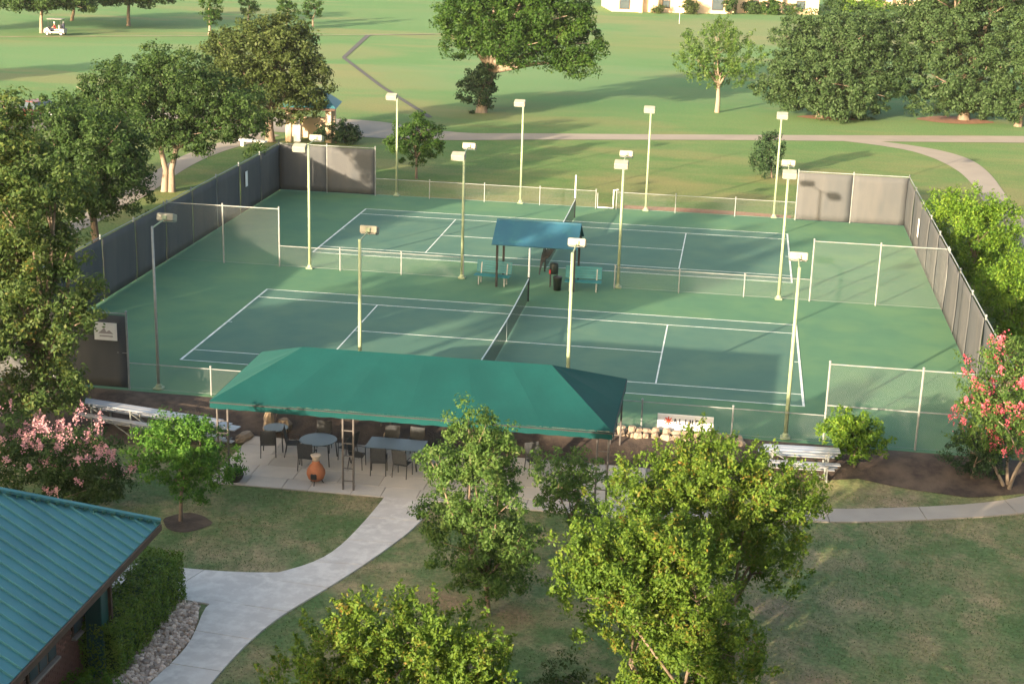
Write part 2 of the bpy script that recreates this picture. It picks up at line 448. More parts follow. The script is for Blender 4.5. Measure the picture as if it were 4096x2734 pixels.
def slab(A, B, i0, i1, n, m_, z0, z1, gap):
    """one solid slab cut out of a path between two edge lines"""
    mb = MB()
    def pt(L_, t):
        t *= len(L_) - 1; k = min(int(t), len(L_) - 2); return L_[k].lerp(L_[k + 1], t - k)
    top = []; bot = []
    for r in range(n + 1):
        t = i0 + (i1 - i0) * (gap + (1 - 2 * gap) * r / n)
        a, c = pt(A, t), pt(B, t)
        for k in range(m_ + 1):
            p = a.lerp(c, k / m_); top.append((p.x, p.y, gz(p.y) + z1)); bot.append((p.x, p.y, gz(p.y) + z0))
    w = m_ + 1
    vs = top + bot; off = len(top)
    fs = [(r * w + k, r * w + k + 1, (r + 1) * w + k + 1, (r + 1) * w + k) for r in range(n) for k in range(m_)]
    for r in range(n):
        fs += [(r * w, (r + 1) * w, (r + 1) * w + off, r * w + off), (r * w + m_, r * w + m_ + off, (r + 1) * w + m_ + off, (r + 1) * w + m_)]
    for k in range(m_):
        fs += [(k, k + off, k + 1 + off, k + 1), (n * w + k, n * w + k + 1, n * w + k + 1 + off, n * w + k + off)]
    return mb.add(vs, fs)

def slab_path(name, A, B, count, mname, z1=.05, m_=4, n=4):
    A = resample(smooth(A), 120); B = resample(smooth(B), 120)
    e = bpy.data.objects.new(name, None); COL.objects.link(e); e['kind'] = 'structure'
    for i in range(count):
        L_ = (A[0] - A[-1]).length / count
        slab(A, B, i / count, (i + 1) / count, n, m_, -.12, z1, min(.03, .012 / max(.2, L_))).build('slab', M[mname], e)
    return e

# concrete walk from the patio past the brick house
slab_path('garden_path',
          [(-1.30, -15.9), (-1.45, -18.0), (-1.75, -20.2), (-2.3, -21.3), (-3.3, -22.2), (-4.25, -24.0), (-4.0, -25.3), (-3.85, -26.6), (-4.1, -28.2), (-4.4, -31), (-4.5, -36)],
          [(.22, -15.9), (.22, -17.7), (-.40, -19.9), (-1.2, -22.2), (-2.1, -24.3), (-2.5, -26.0), (-2.7, -28.0), (-2.8, -31), (-2.8, -36)], 12, 'concrete')
slab_path('house_spur_path', [(-3.35, -23.2), (-2.72, -21.9), (-2.4, -21.3)][::-1] + [], [(-2.9, -23.0), (-2.9, -22.4), (-2.9, -22.0)], 1, 'concrete', z1=.046) if False else None
slab_path('house_spur_path', [(-2.5, -21.75), (-3.4, -22.0), (-4.6, -22.15), (-6.2, -22.15), (-10, -22.2)], [(-3.3, -24.2), (-4.0, -24.1), (-5.0, -23.95), (-6.2, -23.95), (-10, -24.0)], 3, 'concrete', z1=.045)
M['path_beige'] = mat('beige_path', (.37, .33, .275), .85, (.31, .275, .23), .6, detail=8, world_pos=True)
slab_path('lawn_path', [(6.3, -14.9), (9, -14.4), (12.3, -13.95), (13.8, -13.6), (16.6, -12.7), (18.8, -11.6), (24, -8.5), (31, -2), (45, 8)],
          [(6.3, -15.9), (9, -15.4), (12.3, -14.98), (13.7, -14.65), (16.4, -13.8), (18.6, -12.9), (25, -9.6), (32, -3.2), (46, 6.8)], 15, 'path_beige')

def sheet_obj(name, A, B, n, m_, dz, mname, sm=True):
    mb = MB()
    if sm: A, B = smooth(A), smooth(B)
    sheet(mb, A, B, n, m_, dz)
    return tag(mb.build(name, M[mname], smooth=True), kind='structure')

# patio of large flagstones
pat = bpy.data.objects.new('patio', None); COL.objects.link(pat); pat['kind'] = 'structure'
pb = MB(); sheet(pb, [(-7.1, -16.02), (6.6, -16.02)], [(-6.9, -11.75), (6.9, -11.75)], 40, 14, .022)
pb.build('patio_bed', M['grout'], pat, smooth=True)
rnd = random.Random(3)
y = -16.0; k = 0
while y < -11.8:
    h = min(rnd.uniform(.75, 1.0), -11.78 - y)
    if h < .3: break
    x = -7.05 + (0 if k % 2 else -.0)
    while x < 6.55:
        w = min(rnd.uniform(.8, 1.5), 6.6 - x)
        if w < .25: break
        zz = gz(y + h / 2)
        sl = MB()
        x0, x1, y0, y1 = x + .012, x + w - .012, y + .012, y + h - .012
        t = .048 + rnd.uniform(0, .004)
        sl.add([(x0, y0, gz(y0)), (x1, y0, gz(y0)), (x1, y1, gz(y1)), (x0, y1, gz(y1)), (x0, y0, gz(y0) + t), (x1, y0, gz(y0) + t), (x1, y1, gz(y1) + t), (x0, y1, gz(y1) + t)],
               [(3, 2, 1, 0), (4, 5, 6, 7), (0, 1, 5, 4), (1, 2, 6, 5), (2, 3, 7, 6), (3, 0, 4, 7)])
        sl.build('flagstone', M['patio'], pat)
        x += w
    y += h; k += 1

sheet_obj('mulch_bed', [(-19.5, -9.0), (-12, -9.42), (0, -9.42), (12, -9.42), (26, -9.42)], [(-19.5, -14.6), (-12, -13.6), (-7.4, -12.6), (-7.0, -11.9), (0, -11.7), (6.9, -11.9), (8.5, -12.6), (12.0, -11.7), (13.5, -11.35), (15.0, -11.7), (17, -11.95), (19.5, -11.2), (26, -9.6)], 110, 20, .018, 'mulch', sm=False)
sheet_obj('tree_ring', [(-7.35, -18.9), (-6.9, -18.35), (-6.3, -18.5), (-5.85, -18.95)], [(-7.35, -19.1), (-6.95, -19.8), (-6.3, -19.85), (-5.85, -19.15)], 16, 6, .02, 'mulch')
sheet_obj('straw_ring', [(13.6, 70.6), (14.6, 69.9), (16, 69.4), (18.4, 70.3)], [(13.7, 70.9), (14.8, 72), (16.2, 72), (18.4, 70.9)], 20, 6, .03, 'pine_straw')
sheet_obj('straw_ring', [(23.6, 72.6), (25.4, 71.0), (27.6, 71.0), (30, 72.6)], [(23.8, 73.4), (25.8, 75.6), (27.8, 75.6), (30, 73.4)], 20, 6, .03, 'pine_straw')
sheet_obj('straw_strip', [(2.5, 28.4), (7, 28.4), (12.2, 28.4)], [(2.5, 29.3), (7, 29.6), (12.2, 29.1)], 20, 4, .02, 'pine_straw')

# cart paths behind the courts
CP = [(-40, 50.5), (-30, 49.6), (-23, 48.6), (-18.2, 48.6), (-16, 48.6), (-11.6, 49.2), (-6.8, 51.3), (1, 53.8), (9.1, 56.4), (19, 59.0), (30.6, 62.2), (90, 79)]
CQ = [(-40, 55.0), (-30, 55.8), (-23.5, 56.4), (-20.6, 56.8), (-17.9, 56.0), (-12.2, 52.4), (-7.3, 54.2), (1, 56.5), (9.1, 59.0), (19, 62.0), (31.3, 65.9), (90, 83)]
sheet_obj('cart_path', CP, CQ, 90, 4, .03, 'concrete_warm')
sheet_obj('cart_path_branch', [(18.0, 60.0), (21.5, 58.4), (23.9, 56.4), (25.6, 53.0), (26.1, 47), (25.9, 40), (25.7, 33), (25.9, 20), (26.8, 4), (30, -2.6)],
          [(16.0, 58.8), (19.6, 57.3), (22.2, 54.8), (23.9, 49.0), (24.3, 43), (24.1, 36), (24.0, 30), (24.1, 18), (25.0, 3), (28.6, -4)], 70, 4, .025, 'concrete_warm')
sheet_obj('side_path', [(-27.6, -5), (-26.6, 8), (-26.3, 16.8), (-26.7, 25.5), (-27.9, 35), (-27.6, 42), (-26, 49)], [(-26.0, -5), (-25.0, 8), (-24.8, 15.5), (-25.1, 24.6), (-26.1, 33.3), (-26.0, 40), (-24.2, 47.5)], 60, 3, .02, 'concrete_warm')
sheet_obj('front_drive', [(-40, -4), (-24, -8.5), (-19.8, -12), (-18.5, -16)], [(-40, -1), (-22, -4.4), (-18.8, -10), (-16.9, -15.4)], 30, 6, .02, 'concrete')
sheet_obj('parking_lot', [(-75, 36), (-50, 42), (-36, 45.5)], [(-75, 48), (-50, 52.5), (-36, 53.5)], 20, 4, .012, 'asphalt')
sheet_obj('gutter', [(-29.1, 128.9), (-36.9, 124.1), (-33.2, 98.6), (-23.8, 76.8), (-15.7, 59.6)], [(-29.1, 127.9), (-36.2, 123.6), (-32.75, 98.7), (-23.45, 77.0), (-15.4, 60.0)], 60, 2, .03, 'drain', sm=False)
sheet_obj('fairway_path', [(-120, 84), (-82, 98.5), (-66, 107.5), (-55, 113.5), (-44, 119), (-29, 128.4), (-10, 141)], [(-120, 85.2), (-82, 99.6), (-66.6, 108.5), (-55.3, 114.4), (-44.3, 119.9), (-29.3, 129.2), (-10.2, 142)], 60, 2, .035, 'dry_strip')

# ------------------------------------------------------------------ tennis courts
D = 18.484
court = bpy.data.objects.new('tennis_court', None); COL.objects.link(court); court['kind'] = 'structure'
c = MB(); c.box((.15, 9.45, -.03), (37.0, 37.7, .10)); c.build('court_surround', M['court_out'], court)
lw = .055
def line(x0, y0, x1, y1, w=lw):
    c = MB()
    if abs(y1 - y0) < 1e-6: c.box(((x0 + x1) / 2, y0, .0335), (abs(x1 - x0), w, .003))
    else: c.box((x0, (y0 + y1) / 2, .0335), (w, abs(y1 - y0), .003))
    c.build('court_line', M['line'], court)
for k in (0, 1):
    o = k * D
    c = MB(); c.box((0, o, .026), (23.77 + .1, 10.97 + .1, .012)); c.build('playing_area', M['court_in'], court)
    A, B, S_, s_ = 11.885, 5.485, 6.4, 4.115
    e = lw / 2
    for sx in (-1, 1):
        line(sx * A, o - B - e, sx * A, o + B + e, .09)
        line(sx * S_, o - s_ + e, sx * S_, o + s_ - e)
        line(sx * A - sx * .045, o, sx * A - sx * .2, o)
    for sy in (-1, 1):
        line(-A + .045, o + sy * B, A - .045, o + sy * B)
        line(-A + .045, o + sy * s_, A - .045, o + sy * s_)
    line(-S_ + e, o, S_ - e, o)

# ------------------------------------------------------------------ chain-link fences
def wires(mb, w, h, p=.066, t=.0022):
    """diagonal wires in the x-z plane of a panel, clipped to it"""
    n = int((w + h) / p) + 1
    for sgn in (1, -1):
        for i in range(n):
            c0 = -h + i * p
            # line x = c0 + z (sgn 1) or mirrored
            z0 = max(0., -c0); z1 = min(h, w - c0)
            if z1 - z0 < .02: continue
            xa, xb = c0 + z0, c0 + z1
            if sgn < 0: xa, xb = w - xa, w - xb
            y_ = sgn * .003
            d = t * .707
            mb.quad((xa - d, y_, z0), (xa + d, y_, z0), (xb + d, y_, z1), (xb - d, y_, z1))

def screen_panel(w, h, seed, mid=True):
    """hanging mesh cloth with slack folds, real thickness"""
    rnd_ = random.Random(seed)
    nx_, nz_ = max(4, int(w / .35)), 7
    ph = [rnd_.uniform(0, 6.28) for _ in range(4)]
    mb = MB(); vs = []
    for s in (0, 1):
        for j in range(nz_ + 1):
            for i in range(nx_ + 1):
                u, z = i / nx_ * w, j / nz_ * h
                slack = math.sin(PI * j / nz_) * .035
                yy = slack * math.sin(u * 2.1 + ph[0]) + .012 * math.sin(u * 6.3 + z * 1.5 + ph[1]) * math.sin(PI * j / nz_)
                vs.append((u, yy + s * .006, z))
    w_ = nx_ + 1; off = (nz_ + 1) * w_
    fs = []
    for j in range(nz_):
        for i in range(nx_):
            a = j * w_ + i
            fs.append((a, a + 1, a + w_ + 1, a + w_)); fs.append((a + off, a + w_ + off, a + w_ + 1 + off, a + 1 + off))
    for i in range(nx_):
        for j in (0, nz_): fs.append((j * w_ + i, j * w_ + i + 1, j * w_ + i + 1 + off, j * w_ + i + off))
    for j in range(nz_):
        for i in (0, nx_): fs.append((j * w_ + i, (j + 1) * w_ + i, (j + 1) * w_ + i + off, j * w_ + i + off))
    return mb.add(vs, fs)

def fence(label, a, b, h, bays, screens=(), midrail=False, side=1, group=None, zlo=.02):
    a = Vector((a[0], a[1], 0)); b = Vector((b[0], b[1], 0))
    L_ = (b - a).length; rz = math.atan2(b.y - a.y, b.x - a.x)
    t = thing('chain_link_fence', label, 'fence', (a.x, a.y, .02), rz, group)
    w = L_ / bays
    r = .03 if h > 2 else .022
    post = None
    for i in range(bays + 1):
        if post is None:
            mb = MB(); mb.tube([(0, 0, -.35), (0, 0, h + .05)], r + .008, 8); mb.lathe([(.045, 0), (.05, .02), (.03, .05), (.005, .06)], (0, 0, h + .05), 8)
            post = mb.build('post', M['galv'], t)
        else: share(post, 'post', t, (i * w, 0, 0))
    for zz in ([h - .02, h * .48] if midrail else [h - .02]):
        mb = MB(); mb.tube([(0, 0, zz), (L_, 0, zz)], r * .8, 6); mb.build('rail', M['galv'], t)
    mb = MB(); mb.tube([(0, -.01, .07), (L_, -.01, .07)], .005, 4); mb.build('tension_wire', M['wire'], t)
    for i in range(bays):
        mb = MB(); wires(mb, w, h - .08); o = mb.build('chain_link', M['wire'], t, fix=False); o.location = (i * w, -side * .028, .05)
        if i in screens:
            o = screen_panel(w - .06, h - .14, i + int(L_ * 7)).build('windscreen', M['screen'], t, smooth=True)
            o.location = (i * w + .03, side * .055, .06)
    return t

XL, XR, YF, YM, YB = -18.2, 18.55, -9.25, 9.72, 27.9
fence('waist-high chain link fence along the front of the courts behind the green canopy', (-12.42, YF), (12.42, YF), 1.02, 8)
fl = fence('tall dark-screened chain link corner fence at front left carrying a small white sign', (XL, YF), (-12.42, YF), 2.85, 2, (0, 1), True, -1)
fence('tall bare chain link corner fence at front right beside the red crepe myrtle', (12.42, YF), (XR, YF), 2.85, 2, (), True)
fence('tall bare divider fence at left, lit by a triangle of sun', (XL, YM), (-12.6, YM), 2.85, 2, (), False)
fence('tall bare chain link fence between the two courts at right', (12.6, YM), (XR, YM), 2.85, 2, (), False)
fence('waist-high divider fence left of the blue-roofed shelter', (-12.6, YM), (-3.6, YM), 1.05, 3)
fence('waist-high divider fence right of the blue-roofed shelter', (3.6, YM), (12.6, YM), 1.05, 3)
fence('tall fence with shaded dark windscreen at the rear left corner', (XL, YB), (-12.3, YB), 2.85, 2, (0, 1), False, -1)
fence('tall fence with sunlit windscreen at the rear right corner showing lamp shadows', (12.4, YB), (XR, YB), 2.85, 2, (0, 1), False, -1)
fence('waist-high chain link fence across the back of the rear court, left of the scoring post', (-12.3, YB), (.9, YB), 1.05, 4)
fence('waist-high chain link fence across the back of the rear court, right of the gate opening', (2.1, YB), (12.4, YB), 1.05, 3)
fence('long side fence with dark windscreens beneath the left-hand trees', (XL, YF), (XL, YB), 2.85, 10, tuple(range(10)), False, -1)
fence('long side fence with grey windscreens along the right edge of the courts', (XR, YF), (XR, YB), 2.85, 10, tuple(range(10)), False, 1)

# ------------------------------------------------------------------ light poles
def lamp_head(mb, y, z, sgn):
    """shoebox floodlight, its glass tipped to the court"""
    rot = Matrix.Rotation(R(-18) * sgn, 3, 'X')
    mb.bbox((0, y, z), (.62, .44, .27), .022, mat=rot)
def light_pole(x, y, label, heads, h=6.05, group='court light poles', z0=0.02, pm='pole', rk=1.0):
    t = thing('court_light', label, 'light pole', (x, y, z0), 0, group)
    mb = MB(); mb.tube([(0, 0, 0), (0, 0, h)], [.075 * rk, .055 * rk], 10); mb.build('pole', M[pm], t, smooth=True)
    mb = MB(); mb.bbox((0, 0, .04), (.34, .34, .08), .02); mb.lathe([(.12, .08), (.11, .16), (.08, .2)], (0, 0, 0), 10)
    mb.build('base_plate', M['pole'], t)
    for sg in heads:
        mb = MB(); mb.tube([(0, 0, h - .06), (0, sg * 1.22, h + .02)], .028, 8); mb.build('arm', M['pole'], t)
        mb = MB(); lamp_head(mb, sg * 1.42, h + .03, sg); hd = mb.build('lamp_head', M['lamp'], t)
        rot = Matrix.Rotation(R(-18) * sg, 3, 'X')
        mb = MB(); p = rot @ Vector((0, 0, -.155)) + Vector((0, sg * 1.42, h + .03)); mb.box(p, (.54, .33, .012), mat=rot); mb.build('lens', M['lens'], hd)
        mb = MB(); p = rot @ Vector((0, -sg * .24, -.04)) + Vector((0, sg * 1.42, h + .03)); mb.bbox(p, (.16, .07, .16), .01, mat=rot); mb.build('bracket', M['pole'], hd)
    return t
FX = [(-11.4, -9.0), (-3.87, -9.0), (3.55, -9.0), (11.15, -9.05)]
FL = ['faint light pole at the front left by the dark corner screen', 'single-headed light pole rising behind the left part of the green canopy', 'single-headed light pole rising behind the right part of the green canopy', 'single-headed light pole at front right, beside the aluminium bleacher']
for i, ((x, y), l) in enumerate(zip(FX, FL)): light_pole(x, y, l, (1,), pm='galv' if i == 0 else 'pole', rk=.8 if i == 0 else 1.)  # first shaft greyer and thinner: tree shade on it put into its colour
MX = [(-11.1, 9.72), (-3.66, 9.75), (3.75, 9.9), (11.2, 9.72)]
ML = ['twin-headed light pole on the middle line, next to the tall left divider fence', 'twin-headed light pole just left of the blue-roofed shelter', 'twin-headed light pole just right of the blue-roofed shelter', 'twin-headed light pole on the middle line at right, by the tall right divider fence']
for (x, y), l in zip(MX, ML): light_pole(x, y, l, (1, -1))
BX = [(-11.05, 28.15), (-3.57, 28.1), (3.82, 28.05), (11.2, 28.2)]
BL = ['single-headed light pole on the back line in front of the small round tree', 'single-headed light pole on the back line, right of the small round tree', 'single-headed light pole on the back line, right of the tall white scoring post', 'single-headed light pole on the back line beside the sunlit rear screen']
for (x, y), l in zip(BX, BL): light_pole(x, y, l, (-1,))

# ------------------------------------------------------------------ nets
def net(o, label):
    t = thing('tennis_net', label, 'net', (0, o, .035))
    W2 = 6.4
    hz = lambda y_: .914 + (1.07 - .914) * (abs(y_) / W2) ** 1.5
    for sy in (-1, 1):
        mb = MB(); mb.tube([(0, sy * W2, 0), (0, sy * W2, 1.09)], .042, 10); mb.lathe([(.045, 0), (.02, .03)], (0, sy * W2, 1.09), 10); mb.build('post', M['bin'], t)
    mb = MB(); n = 256
    for i in range(n):
        y_ = -W2 + 2 * W2 * (i + .5) / n
        mb.quad((0, y_ - .009, .04), (0, y_ + .009, .04), (0, y_ + .009, hz(y_) - .05), (0, y_ - .009, hz(y_) - .05))
    for j in range(20):
        f = j / 20; m_ = 16
        for i in range(m_):
            ya, yb = -W2 + 2 * W2 * i / m_, -W2 + 2 * W2 * (i + 1) / m_
            za, zb = .04 + f * (hz(ya) - .09), .04 + f * (hz(yb) - .09)
            mb.quad((.004, ya, za), (.004, yb, zb), (.004, yb, zb + .018), (.004, ya, za + .018))
    mb.build('netting', M['net'], t, fix=False)
    mb = MB(); m_ = 24
    for i in range(m_):
        ya, yb = -W2 + 2 * W2 * i / m_, -W2 + 2 * W2 * (i + 1) / m_
        mb.add([(-.014, ya, hz(ya) - .06), (.014, ya, hz(ya) - .06), (.014, ya, hz(ya)), (-.014, ya, hz(ya)), (-.014, yb, hz(yb) - .06), (.014, yb, hz(yb) - .06), (.014, yb, hz(yb)), (-.014, yb, hz(yb))],
               [(0, 1, 5, 4), (1, 2, 6, 5), (2, 3, 7, 6), (3, 0, 4, 7)])
    mb.build('headband', M['tape'], t)
    mb = MB(); mb.box((.02, 0, .46), (.008, .055, .9)); mb.build('center_strap', M['tape'], t)
    mb = MB(); mb.bbox((.0, W2 + .02, 1.78), (.07, .16, 1.32), .015); mb.tube([(0, W2 + .02, .2), (0, W2 + .02, 1.2)], .02, 6); mb.build('score_board', M['white'], t)
net(0, 'dark tennis net with white headband and tall white score post on the front court')
net(D, 'dark tennis net on the rear court, mostly hidden by the blue-roofed shelter')
# ------------------------------------------------------------------ patio canopy
def canopy():
    t = thing('patio_canopy', 'long hipped dark green fabric canopy on black ladder posts over the patio', 'canopy', (0, 0, 0))
    x0, x1, y0, y1, ze = -7.0, 5.7, -15.75, -10.45, 2.2
    rx0, rx1, ry, zr = -4.75, 3.45, -13.05, 3.32
    vs = []; fs = []; mb = MB()
    def patch(P00, P10, P01, P11, n, m_, ribs):
        """fabric between eave (P00-P10) and ridge (P01-P11) sagging between the rafters"""
        P00, P10, P01, P11 = map(Vector, (P00, P10, P01, P11))
        nr = ((P10 - P00).cross(P01 - P00)).normalized()
        if nr.z < 0: nr = -nr
        v = []
        for j in range(m_ + 1):
            for i in range(n + 1):
                u, w = i / n, j / m_
                p = P00.lerp(P10, u).lerp(P01.lerp(P11, u), w)
                s = abs(math.sin(PI * u * ribs)) * math.sin(PI * min(1, w * .98)) * .035
                v.append(p - nr * s)
        f = [(j * (n + 1) + i, j * (n + 1) + i + 1, (j + 1) * (n + 1) + i + 1, (j + 1) * (n + 1) + i) for j in range(m_) for i in range(n)]
        mb.add(v, f)
    patch((x0, y0, ze), (x1, y0, ze), (rx0, ry, zr), (rx1, ry, zr), 48, 8, 6)
    patch((x1, y1, ze), (x0, y1, ze), (rx1, ry, zr), (rx0, ry, zr), 48, 8, 6)
    patch((x0, y1, ze), (x0, y0, ze), (rx0, ry, zr), (rx0, ry, zr), 16, 8, 2)
    patch((x1, y0, ze), (x1, y1, ze), (rx1, ry, zr), (rx1, ry, zr), 16, 8, 2)
    cl = mb.build('canopy_cloth', M['canvas'], t, fix=True)
    for name, a, b in (('f', (x0, y0), (x1, y0)), ('b', (x1, y1), (x0, y1)), ('l', (x0, y1), (x0, y0)), ('r', (x1, y0), (x1, y1))):
        mb = MB(); n = int((Vector(b) - Vector(a)).length / .32); v = []
        d = (Vector(b) - Vector(a)).normalized(); nrm = Vector((d.y, -d.x))
        for i in range(n + 1):
            p = Vector(a).lerp(Vector(b), i / n)
            w = .012 * math.sin(i * 1.9)
            for th in (0, .006):
                q = p + nrm * (.004 + th)
                v.append((q.x, q.y, ze - .004)); q2 = p + nrm * (.012 + w + th); v.append((q2.x, q2.y, ze - .24 - .02 * (i % 2)))
        f = []
        for i in range(n):
            k = i * 4; f += [(k, k + 4, k + 5, k + 1), (k + 2, k + 3, k + 7, k + 6), (k + 1, k + 5, k + 7, k + 3)]
        mb.add(v, f); mb.build('valance', M['canvas'], t, fix=True)
    mb = MB()
    for a, b in (((x0, y0), (x1, y0)), ((x1, y1), (x0, y1)), ((x0, y1), (x0, y0)), ((x1, y0), (x1, y1))):
        mb.tube([(a[0], a[1], ze - .06), (b[0], b[1], ze - .06)], .03, 6)
    mb.tube([(rx0, ry, zr - .07), (rx1, ry, zr - .07)], .03, 6)
    for i in range(7):
        u = i / 6
        for yy in (y0, y1):
            mb.tube([(x0 + (x1 - x0) * u, yy, ze - .06), (rx0 + (rx1 - rx0) * u, ry, zr - .08)], .022, 6)
    mb.build('frame', M['black'], t)
    for yy in (y0 + .06, y1 - .1):
        for xx in (-6.62, -2.55, 1.45, 5.42):
            g0 = gz(yy)
            for dx in (-.17, .17):
                mb = MB(); mb.tube([(xx + dx, yy, g0), (xx + dx, yy, ze - .07)], .034, 8); mb.build('post', M['canopy_post'], t)
            z = g0 + .35
            while z < ze - .2:
                mb = MB(); mb.tube([(xx - .17, yy, z), (xx + .17, yy, z)], .02, 6); mb.build('rung', M['canopy_post'], t); z += .42
canopy()

# ------------------------------------------------------------------ patio furniture
def chair_proto():
    t = thing('patio_chair', 'x', 'chair')
    mb = MB(); mb.bbox((0, .0, .43), (.46, .46, .025), .008); mb.build('seat', M['sling'], t)
    mb = MB(); mb.bbox((0, .26, .72), (.46, .025, .52), .008, mat=Matrix.Rotation(R(-12), 3, 'X')); mb.build('backrest', M['sling'], t)
    for sx in (-1, 1):
        mb = MB(); mb.tube([(sx * .25, -.22, 0), (sx * .25, -.2, .62), (sx * .25, .0, .65), (sx * .25, .24, .63)], .016, 6); mb.build('armrest', M['black'], t)
        mb = MB(); mb.tube([(sx * .25, .27, 0), (sx * .24, .2, .43), (sx * .24, .32, .98)], .016, 6); mb.build('leg', M['black'], t)
    return t
def table(x, y, rx, ry, label, h=.74):
    z = gz(y) + .05
    t = thing('patio_table', label, 'table', (x, y, z), 0, 'patio tables under the canopy')
    mb = MB()
    if rx == ry:
        mb.lathe([(rx - .01, h - .015), (rx, h - .01), (rx, h), (rx - .01, h + .008)], (0, 0, 0), 28)
    else: mb.bbox((0, 0, h), (2 * rx, 2 * ry, .02), .006)
    mb.build('tabletop', M['glass_top'], t)
    mb = MB(); k = .72
    pts = [(sx * rx * k, sy * ry * k) for sx, sy in ((-1, -1), (1, -1), (1, 1), (-1, 1))]
    for (a, b), (c, d) in zip(pts, pts[1:] + pts[:1]): mb.tube([(a, b, h - .04), (c, d, h - .04)], .015, 6)
    mb.build('apron', M['black'], t)
    for a, b in pts:
        mb = MB(); mb.tube([(a, b, h - .03), (a * 1.12, b * 1.12, 0)], .02, 6); mb.build('leg', M['black'], t)
    return t
table(-4.15, -13.45, .62, .62, 'round glass patio table left of the canopy centre, nearest the terracotta chiminea')
table(-1.55, -13.3, .95, .52, 'long rectangular glass patio table right of the central ladder post')
table(-5.85, -12.65, .42, .42, 'small round patio table at the left end beside the standing boulder')
CH = [(-4.3, -14.25, PI, 'patio chair pulled up to the near side of the round glass table'),
      (-3.25, -13.1, -PI / 2 - .3, 'patio chair at the right side of the round glass table'),
      (-4.25, -12.55, .1, 'patio chair behind the round glass table with its back to the bed'),
      (-5.1, -13.15, PI / 2 + .2, 'patio chair between the round glass table and the small end table'),
      (-5.9, -13.35, PI + .3, 'patio chair in front of the small round table at the left end'),
      (-2.75, -13.75, PI / 2, 'patio chair at the left head of the long rectangular table'),
      (-1.95, -14.1, PI + .15, 'patio chair at the near left of the long rectangular table'),
      (-1.15, -14.15, PI - .2, 'patio chair at the near right of the long rectangular table'),
      (-1.9, -12.5, .1, 'patio chair behind the long rectangular table, left one'),
      (-1.1, -12.5, -.1, 'patio chair behind the long rectangular table, right one'),
      (3.0, -13.0, .5, 'patio chair alone at the right half of the patio behind the slim tree')]
first = chair_proto()
for i, (x, y, rz, lab) in enumerate(CH):
    c = first if i == 0 else copy_tree(first)
    c.location = (x, y, gz(y) + .052); c.rotation_euler = (0, 0, rz); c['label'] = lab; c['group'] = 'dark patio chairs under the canopy'
t = thing('chiminea', 'terracotta chiminea with pale rim standing on the patio edge', 'chiminea', (-3.68, -15.4, gz(-15.4) + .05))
mb = MB(); mb.lathe([(.16, .12), (.25, .2), (.30, .34), (.29, .46), (.22, .6), (.13, .7), (.115, .78)], n=20); mb.build('body', M['terra'], t, smooth=True)
mb = MB(); mb.lathe([(.115, .78), (.12, .86), (.165, .95), (.175, .97), (.14, .975)], n=20); mb.build('chimney', M['bisque'], t, smooth=True)
mb = MB(); mb.bbox((0, -.285, .33), (.2, .06, .2), .03); mb.build('mouth', M['black'], t)
for k in range(3):
    a = k * 2.094 + .5; mb = MB(); mb.tube([(math.cos(a) * .15, math.sin(a) * .15, .16), (math.cos(a) * .24, math.sin(a) * .24, 0)], .015, 6); mb.build('leg', M['black'], t)
t = thing('flower_pot', 'low dark planter bowl with dry plants at the front left corner of the patio', 'planter', (-6.25, -15.75, gz(-15.7) + .05))
mb = MB(); mb.lathe([(.16, 0), (.26, .12), (.30, .24), (.28, .26)], n=16); mb.build('bowl', M['black'], t)
mb = MB(); rr = random.Random(5)
for i in range(70):
    a = rr.uniform(0, 6.28); l = rr.uniform(.12, .34); r0 = rr.uniform(0, .2)
    p = Vector((math.cos(a) * r0, math.sin(a) * r0, .22)); q = p + Vector((math.cos(a) * l * .6, math.sin(a) * l * .6, l * .8)); s = Vector((-math.sin(a), math.cos(a), 0)) * .02
    mb.quad(p - s, p + s, q + s, q - s)
mb.build('foliage', M['lf_deep'], t, fix=False)

def stone(rng, name, m_, parent, loc, size, n=6, flat=.7):
    mb = MB(); prof = []
    v = []; f = []
    rings = 4
    ph = rng.uniform(0, 6)
    for j in range(rings):
        zz = -1 + 2 * j / (rings - 1); rr_ = math.sqrt(max(.12, 1 - (zz * .82) ** 2))
        for k in range(n):
            a = 2 * PI * k / n + ph + .2 * j
            q = rr_ * rng.uniform(.82, 1.12)
            v.append((math.cos(a) * q * size[0] / 2, math.sin(a) * q * size[1] / 2, zz * size[2] / 2 * rng.uniform(.9, 1.1)))
    for j in range(rings - 1):
        for k in range(n): f.append((j * n + k, j * n + (k + 1) % n, (j + 1) * n + (k + 1) % n, (j + 1) * n + k))
    f.append(tuple(range(n - 1, -1, -1))); f.append(tuple(range((rings - 1) * n, rings * n)))
    mb.add(v, f)
    o = mb.build(name, m_, parent, fix=False); o.location = loc; o.rotation_euler = (0, 0, rng.uniform(0, 6.28)); return o
